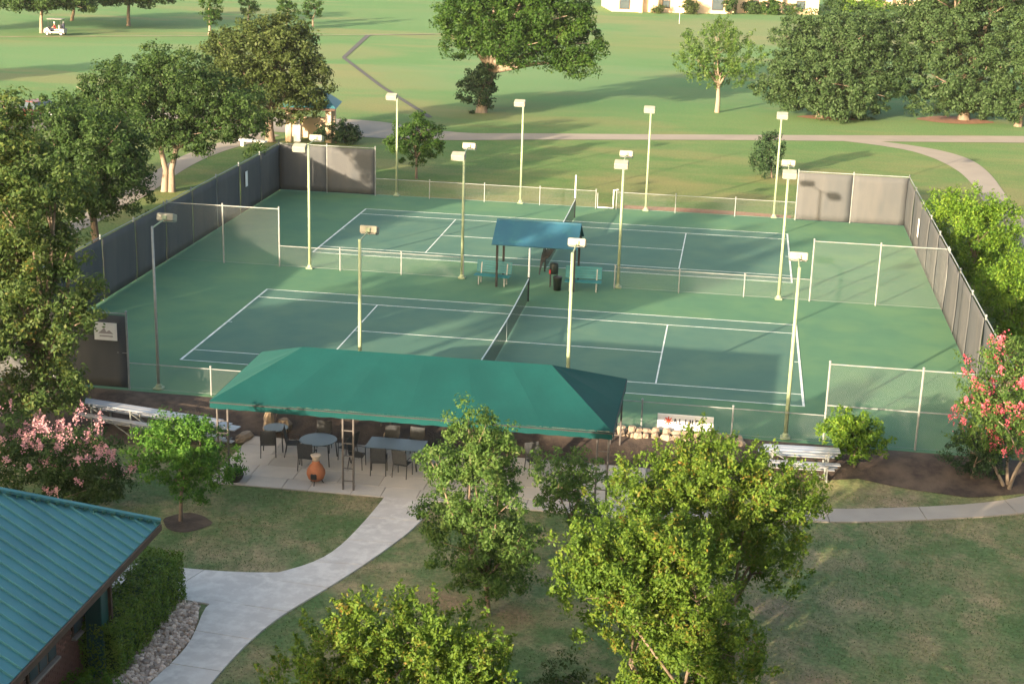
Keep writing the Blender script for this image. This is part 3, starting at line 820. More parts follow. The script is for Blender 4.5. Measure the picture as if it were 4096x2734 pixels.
# limestone edging between court and bed
rg = random.Random(11)
t = thing('stone_edging', 'row of rough pale limestone blocks along the bed below the front fence', 'stone edging', (0, -9.85, 0))
protos = []
x = -6.3; i = 0
while x < 9.6:
    w = rg.uniform(.26, .5)
    for lay in range(2):
        yy = -9.62 - lay * .30 + rg.uniform(-.04, .04)
        s = (w, rg.uniform(.26, .36), rg.uniform(.22, .32)); zz = gz(yy) + .07 - lay * .04
        loc = (x + w / 2, yy + 9.85, zz)
        if len(protos) < 14: protos.append(stone(rg, 'stone', M['lime'], t, loc, s))
        else:
            p = share(rg.choice(protos), 'stone', t, loc, (0, 0, rg.choice((0, PI)) + rg.uniform(-.2, .2)), (1, 1, rg.uniform(.85, 1.15)))
    x += w - .03
def boulder(x, y, s, label):
    o = stone(random.Random(int(x * 100)), 'boulder', M['lime'], None, (x, y, gz(y) + s[2] * .38), s, 8); tag(o, label, 'boulder', 'boulders in the bed by the patio')
boulder(-6.45, -11.5, (.5, .45, 1.0), 'upright pale boulder at the left end of the bed under the canopy')
boulder(-6.0, -11.25, (.6, .5, .5), 'squat grey boulder right of the upright pale boulder')
boulder(-7.15, -12.1, (1.0, .5, .32), 'flat tan boulder lying at the left patio edge')
boulder(-2.2, -11.3, (.55, .45, .42), 'rounded boulder in the bed behind the central ladder post')

# ------------------------------------------------------------------ bleachers
def bleacher(label, x, y, rz, L_, z):
    t = thing('bleacher', label, 'bleacher', (x, y, z), rz, 'aluminium bleachers in front of the courts')
    rows = 3
    for r in range(rows):
        yy = r * .55 - .1; zz = 1.12 - r * .30
        for d in (-.125, .125):
            mb = MB(); mb.bbox((0, yy + d, zz), (L_, .235, .04), .012); mb.build('seat_plank', M['alu'], t)
        if r < rows - 1 or True:
            mb = MB(); mb.bbox((0, yy - .33, zz - .36), (L_, .235, .035), .01); mb.build('foot_plank', M['alu'], t)
    n = max(2, int(L_ / 1.7) + 1)
    for i in range(n):
        xx = -L_ / 2 + .35 + (L_ - .7) * i / (n - 1)
        for r in range(rows):
            yy = r * .55 - .1; zz = 1.09 - r * .30
            mb = MB(); mb.box((xx, yy, zz / 2), (.05, .05, zz)); mb.build('leg', M['galv'], t)
        mb = MB(); mb.tube([(xx, -.12, .08), (xx, 1.2, .08)], .025, 6); mb.build('skid', M['galv'], t)
        mb = MB(); mb.tube([(xx + .03, -.12, .95), (xx + .03, 1.0, .12)], .02, 6); mb.build('side_brace', M['galv'], t)
    for i in range(n - 1):
        xa = -L_ / 2 + .35 + (L_ - .7) * i / (n - 1); xb = -L_ / 2 + .35 + (L_ - .7) * (i + 1) / (n - 1)
        mb = MB(); mb.tube([(xa, -.14, .95), (xb, -.14, .1)], .018, 6); mb.build('cross_brace', M['galv'], t)
bleacher('long aluminium bleacher at left, below the dark corner screen', -10.1, -12.9, R(-11), 5.4, gz(-12.9) + .02)
bleacher('short aluminium bleacher at right beside the bright green bush', 11.55, -11.75, R(4), 2.5, gz(-11.5) + .0)

# ------------------------------------------------------------------ signs on the front fence
t = thing('fence_banner', 'white banner with a red starburst emblem and dark lettering on the front fence', 'banner', (7.72, -9.335, .38))
mb = MB(); mb.bbox((0, 0, 0), (1.92, .015, .60), .004); mb.build('board', M['white'], t)
mb = MB()
for k in range(8):
    a = k * PI / 4; mb.box((-.58 + math.cos(a) * .07, -.011, .05 + math.sin(a) * .07), (.17, .004 + .0004 * k, .045), mat=Matrix.Rotation(-a, 3, 'Y'))
mb.build('emblem', M['emblem'], t)
def strokes(mb, x, z, segs, h, y_=-.0105):
    for (a, b, c, d) in segs:
        p, q = Vector((x + a * h, y_, z + b * h)), Vector((x + c * h, y_, z + d * h)); dv = q - p
        mb.box((p + q) / 2, (dv.length + .02, .004, .045), mat=Matrix.Rotation(-math.atan2(dv.z, dv.x), 3, 'Y'))
LET = [[(0, .1, .25, .9), (.25, .9, .5, .1)], [(.1, 0, .1, .9), (.1, .05, .45, .05)], [(.2, .05, .2, .9)], [(.05, 0, .05, .85), (.05, .45, .45, .45), (.45, .1, .45, .85)], [(.1, .1, .1, .9), (.1, .85, .45, .85)], [(.25, .1, .25, .9), (.05, .5, .45, .5)]]   # too blurred to read in the photograph
xx = -.40
for l in LET:
    mb = MB(); strokes(mb, xx, -.05, l, .21); xx += .185
    mb.build('letter', M['ink'], t)
t = thing('court_sign', 'small white sign with grey emblem tied to the dark corner screen at left', 'sign', (-13.15, -9.42, 2.2))
mb = MB(); mb.bbox((0, 0, 0), (.86, .02, .66), .005); mb.build('board', M['white'], t)
mb = MB(); mb.add([(-.28, -.013, -.08), (.06, -.013, -.08), (-.04, -.013, .14)], [(0, 1, 2)]); mb.add([(-.06, -.0135, -.08), (.3, -.0135, -.08), (.14, -.0135, .06)], [(0, 1, 2)]); mb.box((.02, -.0125, -.17), (.5, .004, .05)); mb.build('emblem', M['ink_grey'], t)
def tiny_sign(x, y, z, w, h, rz, label):
    t = thing('screen_sign', label, 'sign', (x, y, z), rz); mb = MB(); mb.bbox((0, 0, 0), (w, .02, h), .005); mb.build('board', M['white'], t)
tiny_sign(XL + .16, 21.3, 1.9, .35, .85, R(90), 'narrow white notice on the shaded left side screen')
tiny_sign(XR - .16, 20.3, 1.55, .35, .95, R(90), 'narrow white notice on the grey right side screen')

# ------------------------------------------------------------------ blue-roofed shelter and benches
t = thing('court_shelter', 'blue gabled sheet roof on black posts between the two courts', 'shelter', (0, 9.65, .02))
x0, x1 = -2.02, 1.95
for sgn in (-1, 1):
    mb = MB(); a = [(x0, sgn * 1.45, 2.08), (x1, sgn * 1.45, 2.08), (x1, 0, 2.94), (x0, 0, 2.94)]
    up_ = Vector((0, sgn * .5, .86)).normalized() * .04
    mb.add(a + [tuple(Vector(p) + up_) for p in a], [(0, 1, 2, 3), (7, 6, 5, 4), (0, 4, 5, 1), (1, 5, 6, 2), (2, 6, 7, 3), (3, 7, 4, 0)])
    mb.build('roof_sheet', M['blue_roof'], t)
mb = MB(); mb.tube([(x0, 0, 2.975), (x1, 0, 2.975)], .05, 8); mb.build('ridge_cap', M['blue_roof'], t)
for sx in (x0 + .18, x1 - .18):
    mb = MB(); mb.add([(sx, -1.35, 2.1), (sx, 1.35, 2.1), (sx, 0, 2.88), (sx + .04, -1.35, 2.1), (sx + .04, 1.35, 2.1), (sx + .04, 0, 2.88)], [(0, 1, 2), (5, 4, 3), (0, 3, 4, 1), (1, 4, 5, 2), (2, 5, 3, 0)]); mb.build('gable_panel', M['green_trim'], t)
    for yy in (-1.0, 1.0):
        mb = MB(); mb.box((sx + .02, yy, 1.1), (.1, .1, 2.2)); mb.build('post', M['black'], t)
for yy in (-1.0, 1.0):
    mb = MB(); mb.box((0, yy, 2.12), (x1 - x0 - .2, .08, .12)); mb.build('beam', M['black'], t)
def bench(x, y, rz, label):
    t = thing('park_bench', label, 'bench', (x, y, .03), rz, 'teal benches by the blue-roofed shelter')
    for k in range(5):
        mb = MB(); mb.bbox((0, -.30 + k * .10, .45), (1.7, .097, .035), .01); mb.build('seat_slat', M['teal'], t)
    for k in range(5):
        mb = MB(); mb.bbox((0, .22 + k * .028, .56 + k * .11), (1.7, .03, .108), .01, mat=Matrix.Rotation(R(-14), 3, 'X')); mb.build('back_slat', M['teal'], t)
    for sx in (-.62, .62):
        for yy in (-.26, .18):
            mb = MB(); mb.box((sx, yy, .215), (.06, .05, .43)); mb.build('leg', M['galv'], t)
        mb = MB(); mb.box((sx, .25, .7), (.05, .04, .52), mat=Matrix.Rotation(R(-14), 3, 'X')); mb.build('back_stay', M['galv'], t)
bench(-2.05, 9.0, R(-6), 'teal slatted bench left of the shelter, turned slightly to the left net')
bench(2.2, 9.0, R(3), 'teal slatted bench right of the shelter behind a light pole')
t = thing('water_cooler', 'black drinks cooler on a stand beneath the shelter by the right bench', 'cooler', (.78, 9.3, .03))
mb = MB(); mb.lathe([(.17, .62), (.2, .66), (.21, 1.0), (.19, 1.12), (.1, 1.15)], n=14); mb.build('tank', M['bin'], t, smooth=True)
for sx in (-.15, .15):
    for sy in (-.15, .15):
        mb = MB(); mb.box((sx, sy, .31), (.035, .035, .62)); mb.build('leg', M['black'], t)
mb = MB(); mb.lathe([(.045, 0), (.045, .2)], (-.16, -.2, .66), 8); mb.build('cup_tube', M['red_cloth'], t)
t = thing('trash_bin', 'black round bin at the left end of the right-hand bench', 'bin', (1.03, 8.72, .03))
mb = MB(); mb.lathe([(.17, 0), (.21, .6), (.22, .62), (.19, .63), (.17, .3)], n=14); mb.build('drum', M['bin'], t, smooth=True)
mb = MB(); mb.lathe([(.225, .6), (.225, .64), (.2, .645)], n=14); mb.build('rim', M['black'], t)
t = thing('drag_mat', 'dark court drag mat hung slanting from the shelter beam', 'drag mat', (.2, 10.2, .03))
mb = MB()
for k in range(7):
    xx = k * .10; mb.tube([(xx + .06, 0, 1.95), (xx * .55 - .12, -.1, 1.2), (xx * .2 - .2, -.18, .35 + .12 * k)], .03, 5)
mb.build('mat', M['sling'], t)
mb = MB(); mb.tube([(-.02, 0, 1.97), (.72, 0, 1.97)], .025, 6); mb.build('hanging_bar', M['black'], t)
t = thing('gate_frame', 'white pipe gate frame standing in the back fence opening by the scoring post', 'gate', (1.5, 27.95, .03))
mb = MB(); mb.tube([(-.5, 0, .06), (.42, 0, .06), (.42, 0, 1.12), (.68, 0, 1.16)], .04, 8); mb.build('pipe', M['white'], t)
mb = MB(); mb.tube([(-.5, 0, .06), (-.5, 0, .9)], .03, 8); mb.build('latch_post', M['galv'], t)

# ------------------------------------------------------------------ brick house with hipped green metal roof (front left)
def brick_house():
    z0 = gz(-30)
    t = thing('brick_house', 'low brick building with hipped teal metal seam roof at the front left', 'building', (-4.9, -25.35, z0))
    W_, Ln, ze, rise = 8.4, 16.5, 2.82, 2.58    # local: x from -W_ to 0, y from -Ln to 0
    hw = W_ / 2
    A, B, C_, D_ = (0, 0, ze), (0, -Ln, ze), (-W_, -Ln, ze), (-W_, 0, ze)
    P, Q = (-hw, -hw, ze + rise), (-hw, -Ln + hw, ze + rise)
    mb = MB()
    for f in ((A, B, Q, P), (B, C_, Q), (C_, D_, P, Q), (D_, A, P)):
        n = len(f); lo = [(p[0], p[1], p[2] - .06) for p in f]
        mb.add(list(f) + lo, [tuple(range(n)), tuple(range(2 * n - 1, n - 1, -1))] + [(i, (i + 1) % n, (i + 1) % n + n, i + n) for i in range(n)])
    rf = mb.build('roof', M['green_metal'], t)
    def seams(count, pt):
        pass
    # standing seams on the right slope, 0.42 m apart
    sl = Vector((-hw, 0, rise)); sl_n = Vector((rise, 0, hw)).normalized()
    n = int(Ln / .37)
    for i in range(n):
        yy = -.18 - i * .37
        d = min(1., -yy / hw, (yy + Ln) / hw)
        if d < .04: continue
        a = Vector((0, yy, ze)); b = a + sl * d
        mb = MB(); s = Vector((0, .022, 0)); u = sl_n * .05
        mb.add([a - s, a + s, b + s, b - s, a - s + u, a + s + u, b + s + u, b - s + u], [(0, 3, 2, 1), (4, 5, 6, 7), (0, 1, 5, 4), (2, 3, 7, 6), (1, 2, 6, 5), (3, 0, 4, 7)])
        mb.build('roof_seam', M['green_metal'], rf)
    n = int(W_ / .42)
    sl = Vector((0, -hw, rise)); sl_n = Vector((0, rise, hw)).normalized()
    for i in range(n):
        xx = -.21 - i * .42; d = min(1., -xx / hw, (xx + W_) / hw)
        if d < .04: continue
        a = Vector((xx, 0, ze)); b = a + sl * d
        mb = MB(); s = Vector((.022, 0, 0)); u = sl_n * .05
        mb.add([a - s, a + s, b + s, b - s, a - s + u, a + s + u, b + s + u, b - s + u], [(0, 3, 2, 1), (4, 5, 6, 7), (0, 1, 5, 4), (2, 3, 7, 6), (1, 2, 6, 5), (3, 0, 4, 7)])
        mb.build('roof_seam', M['green_metal'], rf)
    mb = MB(); up_ = Vector((0, 0, .07))
    mb.tube([Vector(A) + up_, Vector(P) + up_], .075, 6); mb.tube([Vector(P) + up_, Vector(Q) + up_], .075, 6)
    mb.build('ridge_cap', M['green_metal'], rf)
    # cap clips seen as dark dashes along the hip
    for i in range(26):
        p = Vector(A).lerp(Vector(P), (i + .5) / 26) + Vector((.09, -.05, .03)); mb = MB(); mb.box(p, (.1, .1, .06), rz=R(45))
        mb.build('hip_closure', M['green_trim'], rf)
    mb = MB(); mb.box((.03, -Ln / 2, ze - .1), (.05, Ln, .16)); mb.box((-hw, .03, ze - .1), (W_, .05, .16)); mb.build('fascia', M['brown'], t)
    mb = MB(); mb.box((-.45, -Ln / 2, ze - .16), (.9, Ln, .03)); mb.build('soffit', M['brown'], t)
    wx = -.95
    mb = MB(); mb.box((-W_ / 2, -Ln / 2, ze / 2 - .1), (W_ - 2 * .98, Ln - 1.96, ze - .2)); mb.build('wall', M['mortar'], t)
    # brick courses on the visible wall
    rgb = random.Random(21); bl, bh, bt = .215, .066, .03; jt = .012
    mb = MB(); mb.bbox((0, 0, 0), (bt, bl - jt, bh), .004)
    br0 = mb.build('brick', M['brick'], t); cnt = 0; rest = MB()
    rows = int((ze - .25) / (bh + jt))
    wins = [(-3.3, -1.6, 1.25, 2.25), (-5.6, -4.2, 1.25, 2.25), (-9.6, -8.0, 1.25, 2.25)]
    placed = []
    for r in range(rows - 1, -1, -1):
        zz = .05 + r * (bh + jt)
        yy = -1.02 - (bl / 2 if r % 2 else 0)
        while yy > -9.2:
            c = yy - bl / 2
            ok = not any(a - .05 < c < b + .05 and lo - .05 < zz < hi + .05 for a, b, lo, hi in wins) and not (-3.05 < c < -2.45 and False)
            if ok: placed.append((c, zz))
            yy -= bl
    near_ = [p for p in placed if p[1] > 1.2 and -5.6 < p[0] < -2.2][:300]
    ns = set(near_)
    for i, (c, zz) in enumerate(near_):
        off = wx - bt / 2 + rgb.uniform(.018, .026)
        if i == 0: br0.location = (off, c, zz)
        else: share(br0, 'brick', t, (off, c, zz))
    for p in placed:
        if p not in ns: rest.box((wx + .004 + rgb.uniform(0, .004) - bt / 2 + .0, p[0], p[1]), (bt, bl - jt, bh))
    tag(rest.build('brickwork', M['brick'], t), kind='stuff')
    for a, b, lo, hi in wins:
        mb = MB(); mb.box((wx + .02, (a + b) / 2, (lo + hi) / 2), (.06, b - a, hi - lo)); f = mb.build('window', M['brown'], t)
        for k in range(3):
            w = (b - a) / 3; mb = MB(); mb.box((wx + .055, a + w * (k + .5), (lo + hi) / 2), (.02, w - .09, hi - lo - .1)); mb.build('pane', M['glass'], f)
        mb = MB(); mb.bbox((wx + .07, (a + b) / 2, lo - .05), (.14, b - a + .1, .06), .01); mb.build('sill', M['mortar'], f)
    mb = MB(); mb.bbox((-.55, -2.72, (ze - .2) / 2), (.42, .42, ze - .22), .02); mb.build('column', M['green_trim'], t)
    mb = MB(); mb.box((-.30, -2.50, (ze - .2) / 2), (.08, .08, ze - .24)); mb.build('downspout', M['brown'], t)
brick_house()

# river rock bed beside the walk
rg = random.Random(4)
t = thing('rock_bed', 'bed of pale river rocks between the clipped hedge and the concrete walk', 'rock bed', (-4.3, -26.3, gz(-26)))
mb = MB(); mb.add([(-.75, 2.35, .015), (-.25, 2.0, .015), (.22, 1.2, .015), (.38, .2, .015), (.35, -.6, .015), (.15, -1.5, .015), (-.25, -2.6, .015), (-.7, -2.6, .015), (-.8, 0, .015)], [tuple(range(9))]); mb.build('gravel_base', M['soil'], t)
edge = lambda y: .36 - .16 * max(0, y - .2) ** 1.35 * 1.0 - .1 * max(0, -.5 - y) ** 1.2
protos = []; placed = 0; stuff = MB()
pts = []
for _ in range(9000):
    y = rg.uniform(-2.6, 2.2); x = rg.uniform(-.75, .40)
    if x > edge(y) - .03: continue
    r = rg.uniform(.038, .078)
    if all((x - a) ** 2 + (y - b) ** 2 > (.62 * (r + c)) ** 2 for a, b, c in pts): pts.append((x, y, r))
pts.sort(key=lambda p: -p[2])
for (x, y, r) in pts:
    if placed < 298:
        if len(protos) < 10: protos.append(stone(rg, 'rock', M['cobble'], t, (x, y, .03 + r * .4), (2 * r * 1.15, 2 * r * .9, r * 1.3), 7))
        else:
            q = rg.choice(protos); f = r / (max(q.dimensions.x, .08) / 2.3)
            share(q, 'rock', t, (x, y, .03 + r * .4), (0, 0, rg.uniform(0, 6.28)), (f, f, f))
        placed += 1
    else: stuff.lathe([(r * .6, 0), (r, r * .4), (r * .7, r * .8)], (x, y, .02), 6)
if stuff.v: tag(stuff.build('small_rocks', M['cobble'], t), kind='stuff')

# ------------------------------------------------------------------ things at the back
def hip_house(label, x, y, rz, w, d, wins, wall='stucco'):
    t = thing('house', label, 'house', (x, y, 0), rz)
    mb = MB(); mb.box((0, d / 2, 1.6), (w, d, 3.2)); mb.build('wall', M[wall], t)
    mb = MB(); e = .6
    A = [(-w / 2 - e, -e, 3.2), (w / 2 + e, -e, 3.2), (w / 2 + e, d + e, 3.2), (-w / 2 - e, d + e, 3.2), (-w / 2 + d / 2, d / 2, 5.6), (w / 2 - d / 2, d / 2, 5.6)]
    mb.add(A, [(0, 1, 5, 4), (1, 2, 5), (2, 3, 4, 5), (3, 0, 4), (3, 2, 1, 0)]); mb.build('roof', M['shingle'], t)
    for (xx, zz, ww, hh) in wins:
        mb = MB(); mb.box((xx, -.02, zz), (ww, .08, hh)); f = mb.build('window', M['brown'], t)
        mb = MB(); mb.box((xx, -.06, zz), (ww - .16, .03, hh - .16)); mb.build('pane', M['glass'], f)
    for xx in (-w / 2 + 4.2, -w / 2 + 6.6):
        mb = MB(); mb.box((xx, -.9, 1.5), (.5, .5, 3.0)); mb.build('porch_pillar', M[wall], t)
hip_house('cream stucco house with dark porch at the far edge of the fairway', -2.2, 178.2, R(14), 19, 11, [(-7.6, 1.4, 1.6, 2.0), (-1.2, 1.3, 1.2, 1.2), (2.5, 1.3, 1.2, 1.2), (6.8, 1.4, 1.8, 1.8)])
hip_house('second pinkish stucco house behind the round clipped bushes', 13.6, 184.5, R(15), 13, 9, [(-3.8, 1.4, 1.4, 1.3), (3.6, 1.4, 1.4, 1.3)])
hip_house('pale pink house glimpsed above the big oaks at the far right', 34.5, 214, R(17), 12, 9, [(-3, 1.4, 1.4, 1.3), (2, 1.4, 1.4, 1.3)])
t = thing('golf_flag', 'thin golf pin with white flag on the far fairway', 'golf flag', (-.4, 158.7, 0))
mb = MB(); mb.tube([(0, 0, 0), (0, 0, 2.2)], .025, 6); mb.build('pole', M['white'], t)
mb = MB(); mb.add([(0, 0, 2.2), (.55, .03, 2.15), (.55, .03, 1.55), (0, 0, 1.6), (0, .02, 2.2), (.55, .05, 2.15), (.55, .05, 1.55), (0, .02, 1.6)], [(0, 1, 2, 3), (7, 6, 5, 4), (0, 4, 5, 1), (2, 6, 7, 3), (1, 5, 6, 2)]); mb.build('flag', M['white'], t)

# small pavilion behind the rear left corner
t = thing('pavilion', 'small cream-pillared pavilion with blue-green roof under the dark oak', 'pavilion', (-21.6, 46.2, .02), R(8))
for xx, yy in ((-1.35, -.9), (1.5, -.9), (-1.35, 1.5), (1.5, 1.5)):
    mb = MB(); mb.bbox((xx, yy, 1.25), (.42, .42, 2.5), .03); mb.build('pillar', M['stucco'], t)
mb = MB(); mb.box((.25, 1.1, .75), (2.2, .2, 1.5)); mb.build('back_wall', M['stucco'], t)
mb = MB(); mb.bbox((-.75, -.85, .6), (.5, .35, 1.2), .02); mb.build('counter', M['white'], t)
mb = MB(); mb.add([(-2, -1.6, 2.5), (2.1, -1.6, 2.5), (2.1, 2.2, 2.5), (-2, 2.2, 2.5), (-.7, .3, 3.7), (.8, .3, 3.7)], [(0, 1, 5, 4), (1, 2, 5), (2, 3, 4, 5), (3, 0, 4), (3, 2, 1, 0)]); mb.build('roof', M['green_metal'], t)
mb = MB(); mb.box((.05, -1.6, 2.44), (4.0, .08, .16)); mb.build('fascia', M['brown'], t)
t = thing('concrete_bench', 'low white concrete bench slab on the grass behind the left fence', 'bench', (-24.6, 42.3, 0), R(-8))
mb = MB(); mb.bbox((0, 0, .42), (2.1, .5, .12), .02); mb.build('slab', M['white'], t)
for sx in (-.7, .7):
    mb = MB(); mb.box((sx, 0, .18), (.2, .4, .36)); mb.build('support', M['white'], t)

# golf cart with two people
def golf_cart():
    t = thing('golf_cart', 'white golf cart with bag driving left along the far fairway path', 'golf cart', (-69.3, 107.6, .04), R(186))
    mb = MB(); mb.prism([(-1.15, .3), (-1.15, .75), (-.75, .8), (-.55, .5), (.35, .45), (.75, .95), (1.15, .7), (1.2, .3)], -.58, .58, 'y'); mb.build('body', M['car_white'], t)
    mb = MB(); mb.bbox((-.3, 0, .66), (.55, 1.1, .14), .03); mb.bbox((-.6, 0, .95), (.12, 1.1, .5), .03); mb.build('seat', M['bisque'], t)
    mb = MB(); mb.bbox((-.1, 0, 1.86), (1.75, 1.2, .07), .03); mb.build('canopy_top', M['car_white'], t)
    for sx, sy in ((-.85, -.52), (-.85, .52), (.65, -.52), (.65, .52)):
        mb = MB(); mb.tube([(sx, sy, .75), (sx * .92, sy, 1.84)], .02, 6); mb.build('strut', M['black'], t)
    for sx in (-.8, .8):
        for sy in (-.5, .5):
            mb = MB(); mb.prism([(math.cos(k * PI / 6) * .23 + sx, math.sin(k * PI / 6) * .23 + .23) for k in range(12)], sy - .09, sy + .09, 'y'); w = mb.build('wheel', M['tyre'], t)
            mb = MB(); mb.prism([(math.cos(k * PI / 4) * .12 + sx, math.sin(k * PI / 4) * .12 + .23) for k in range(8)], sy - .1, sy + .1, 'y'); mb.build('rim', M['white'], w)
    b = thing('golf_bag', 'dark golf bag strapped behind the golf cart seat', 'golf bag', (-69.3 + .95 , 107.6 + .1, .55))
    mb = MB(); mb.lathe([(.13, 0), (.15, .1), (.15, .75), (.17, .85), (.14, .86)], n=10); mb.build('bag', M['navy'], b)
    for k in range(5):
        mb = MB(); a = k * 1.25; mb.tube([(math.cos(a) * .07, math.sin(a) * .07, .7), (math.cos(a) * .1, math.sin(a) * .1, 1.12)], .012, 5); mb.build('club', M['galv'], b)
golf_cart()
def person(x, y, z, rz, label, cloth):
    """seated figure: one skinned body, shirt, trousers and hair over it"""
    def skin(name, pts, edges, rad, m_, parent, sub=1):
        me = bpy.data.meshes.new(name); me.from_pydata(pts, edges, []); me.materials.append(m_)
        o = bpy.data.objects.new(name, me); COL.objects.link(o)
        if parent is not None: setparent(o, parent)
        md = o.modifiers.new('skin', 'SKIN'); md.use_smooth_shade = True
        for i, r in enumerate(rad): me.skin_vertices[0].data[i].radius = (r, r) if not isinstance(r, tuple) else r
        me.skin_vertices[0].data[0].use_root = True
        o.modifiers.new('sub', 'SUBSURF').levels = sub; o.modifiers['sub'].render_levels = sub
        return o
    t = thing('person', label, 'person', (x, y, z), rz)
    P = [(0, 0, .1), (0, 0, .3), (0, 0, .5), (0, 0, .6), (.02, 0, .68), (.04, 0, .8), (0, .18, .53), (.1, .24, .3), (.32, .16, .28), (0, -.18, .53), (.1, -.24, .3), (.32, -.16, .28),
         (.05, .1, .1), (.42, .12, .1), (.46, .12, -.3), (.58, .12, -.32), (.05, -.1, .1), (.42, -.12, .1), (.46, -.12, -.3), (.58, -.12, -.32)]
    E_ = [(0, 1), (1, 2), (2, 3), (3, 4), (4, 5), (2, 6), (6, 7), (7, 8), (2, 9), (9, 10), (10, 11), (0, 12), (12, 13), (13, 14), (14, 15), (0, 16), (16, 17), (17, 18), (18, 19)]
    rad = [.14, .13, .14, .055, .075, .085, .06, .048, .035, .06, .048, .035, .09, .07, .045, .04, .09, .07, .045, .04]
    skin('body', P, E_, rad, M['skin'], t)
    skin('shirt', [P[0], P[1], P[2], P[6], P[7], P[9], P[10]], [(0, 1), (1, 2), (2, 3), (3, 4), (2, 5), (5, 6)], [.165, .155, .165, .08, .065, .08, .065], cloth, t)
    skin('trousers', [P[0], P[12], P[13], P[14], P[16], P[17], P[18]], [(0, 1), (1, 2), (2, 3), (0, 4), (4, 5), (5, 6)], [.155, .105, .085, .06, .105, .085, .06], M['navy'], t)
    mb = MB(); mb.lathe([(.08, .78), (.1, .84), (.09, .9), (.03, .93)], (.02, 0, 0), 10); mb.build('cap', M['white'], t, smooth=True)
person(-69.25, 107.35, .66, R(186), 'person in a red shirt and white cap seated in the golf cart', M['red_cloth'])

def car(label, x, y, rz, paint):
    t = thing('parked_car', label, 'car', (x, y, .02), rz, 'cars parked behind the left-hand trees')
    mb = MB(); mb.prism([(-2.2, .32), (-2.25, .75), (-2.0, .92), (-1.2, .98), (1.0, .95), (2.0, .8), (2.2, .6), (2.2, .32)], -.88, .88, 'y'); mb.build('body', paint, t)
    mb = MB(); v = [(-1.75, -.8, .96), (1.0, -.8, .95), (1.0, .8, .95), (-1.75, .8, .96), (-1.35, -.62, 1.42), (.2, -.62, 1.43), (.2, .62, 1.43), (-1.35, .62, 1.42)]
    mb.add(v, [(0, 1, 5, 4), (1, 2, 6, 5), (2, 3, 7, 6), (3, 0, 4, 7), (4, 5, 6, 7)]); mb.build('window', M['glass'], t)
    mb = MB(); mb.bbox((-.58, 0, 1.45), (1.6, 1.26, .05), .02); mb.build('roof', paint, t)
    for sx in (-1.35, 1.35):
        for sy in (-.8, .8):
            mb = MB(); mb.prism([(math.cos(k * PI / 7) * .33 + sx, math.sin(k * PI / 7) * .33 + .33) for k in range(14)], sy - .11, sy + .11, 'y'); w = mb.build('wheel', M['tyre'], t)
            mb = MB(); mb.prism([(math.cos(k * PI / 4) * .19 + sx, math.sin(k * PI / 4) * .19 + .33) for k in range(8)], sy - .12, sy + .12, 'y'); mb.build('rim', M['silver'], w)
    for sy in (-.6, .6):
        mb = MB(); mb.bbox((2.15, sy, .66), (.12, .4, .14), .02); mb.build('headlight', M['white'], t)
car('silver parked car at the far left behind the leaves', -46.2, 47.9, R(70), M['silver'])
car('dull red parked car between two silver ones', -43.3, 49.2, R(72), M['car_red'])
car('pale silver parked car nearest the live oak', -40.6, 48.6, R(74), M['car_white'])

# ------------------------------------------------------------------ hotel behind the viewpoint
def hotel():
    t = thing('hotel', 'stucco hotel of stepped height behind the viewpoint, shading the front lawn', 'building', (0, -60.6, gz(-60)))
    z = .5
    def block(x0, x1, h, d=16, floors=3, name='wing'):
        mb = MB(); mb.box(((x0 + x1) / 2, -d / 2, h / 2), (x1 - x0, d, h)); w = mb.build(name, M['hotel'], t)
        mb = MB(); mb.box(((x0 + x1) / 2, -d / 2, h + .1), (x1 - x0 + .3, d + .3, .2)); mb.build('parapet', M['white'], w)
        fh = h / floors
        n = max(1, int((x1 - x0) / 4.2))
        for f in range(floors):
            for i in range(n):
                xx = x0 + (x1 - x0) * (i + .5) / n
                mb = MB(); mb.box((xx, .0, fh * f + fh * .52), (1.7, .08, fh * .5)); fr = mb.build('window', M['brown'], w)
    block(-95, -30.5, 12.0, floors=3); block(-30.45, -19.8, 11.8, floors=3); block(-19.75, -12.05, 5.4, floors=1)  # unseen wings; each step's width and height shaped for the shade it casts
    block(-12.0, -9.05, 5.4, floors=1); block(-9.0, 6.4, 13.4, floors=4); block(6.45, 62, 25.5, floors=7, name='tower')
    mb = MB(); mb.box((8.9, .75, 16.9), (3.6, 1.5, .2)); mb.build('balcony', M['hotel'], t)
hotel()
# ------------------------------------------------------------------ trees and shrubs
def leaves_mesh(name, pos, nrm, axis, length, width, m_, parent):
    """leaf-sized quads: pos, normal, long axis (n,3), length, width (n)"""
    n = len(pos)
    nrm = nrm / np.linalg.norm(nrm, axis=1, keepdims=True)
    ax = axis - nrm * np.sum(axis * nrm, 1, keepdims=True)
    ax /= np.maximum(np.linalg.norm(ax, axis=1, keepdims=True), 1e-6)
    sd_ = np.cross(nrm, ax)
    l = length[:, None] * .5; w = width[:, None] * .5
    v = np.empty((n, 4, 3), np.float32)
    v[:, 0] = pos - ax * l; v[:, 1] = pos + sd_ * w - ax * l * .1 + nrm * w * .25; v[:, 2] = pos + ax * l; v[:, 3] = pos - sd_ * w - ax * l * .1 + nrm * w * .25
    me = bpy.data.meshes.new(name)
    me.vertices.add(n * 4); me.loops.add(n * 4); me.polygons.add(n)
    me.vertices.foreach_set('co', v.reshape(-1))
    me.loops.foreach_set('vertex_index', np.arange(n * 4, dtype=np.int32))
    me.polygons.foreach_set('loop_start', np.arange(0, n * 4, 4, dtype=np.int32))
    me.polygons.foreach_set('loop_total', np.full(n, 4, np.int32))
    me.materials.append(m_)
    me.update(calc_edges=True)
    o = bpy.data.objects.new(name, me); COL.objects.link(o)
    if parent is not None: setparent(o, parent)
    return o

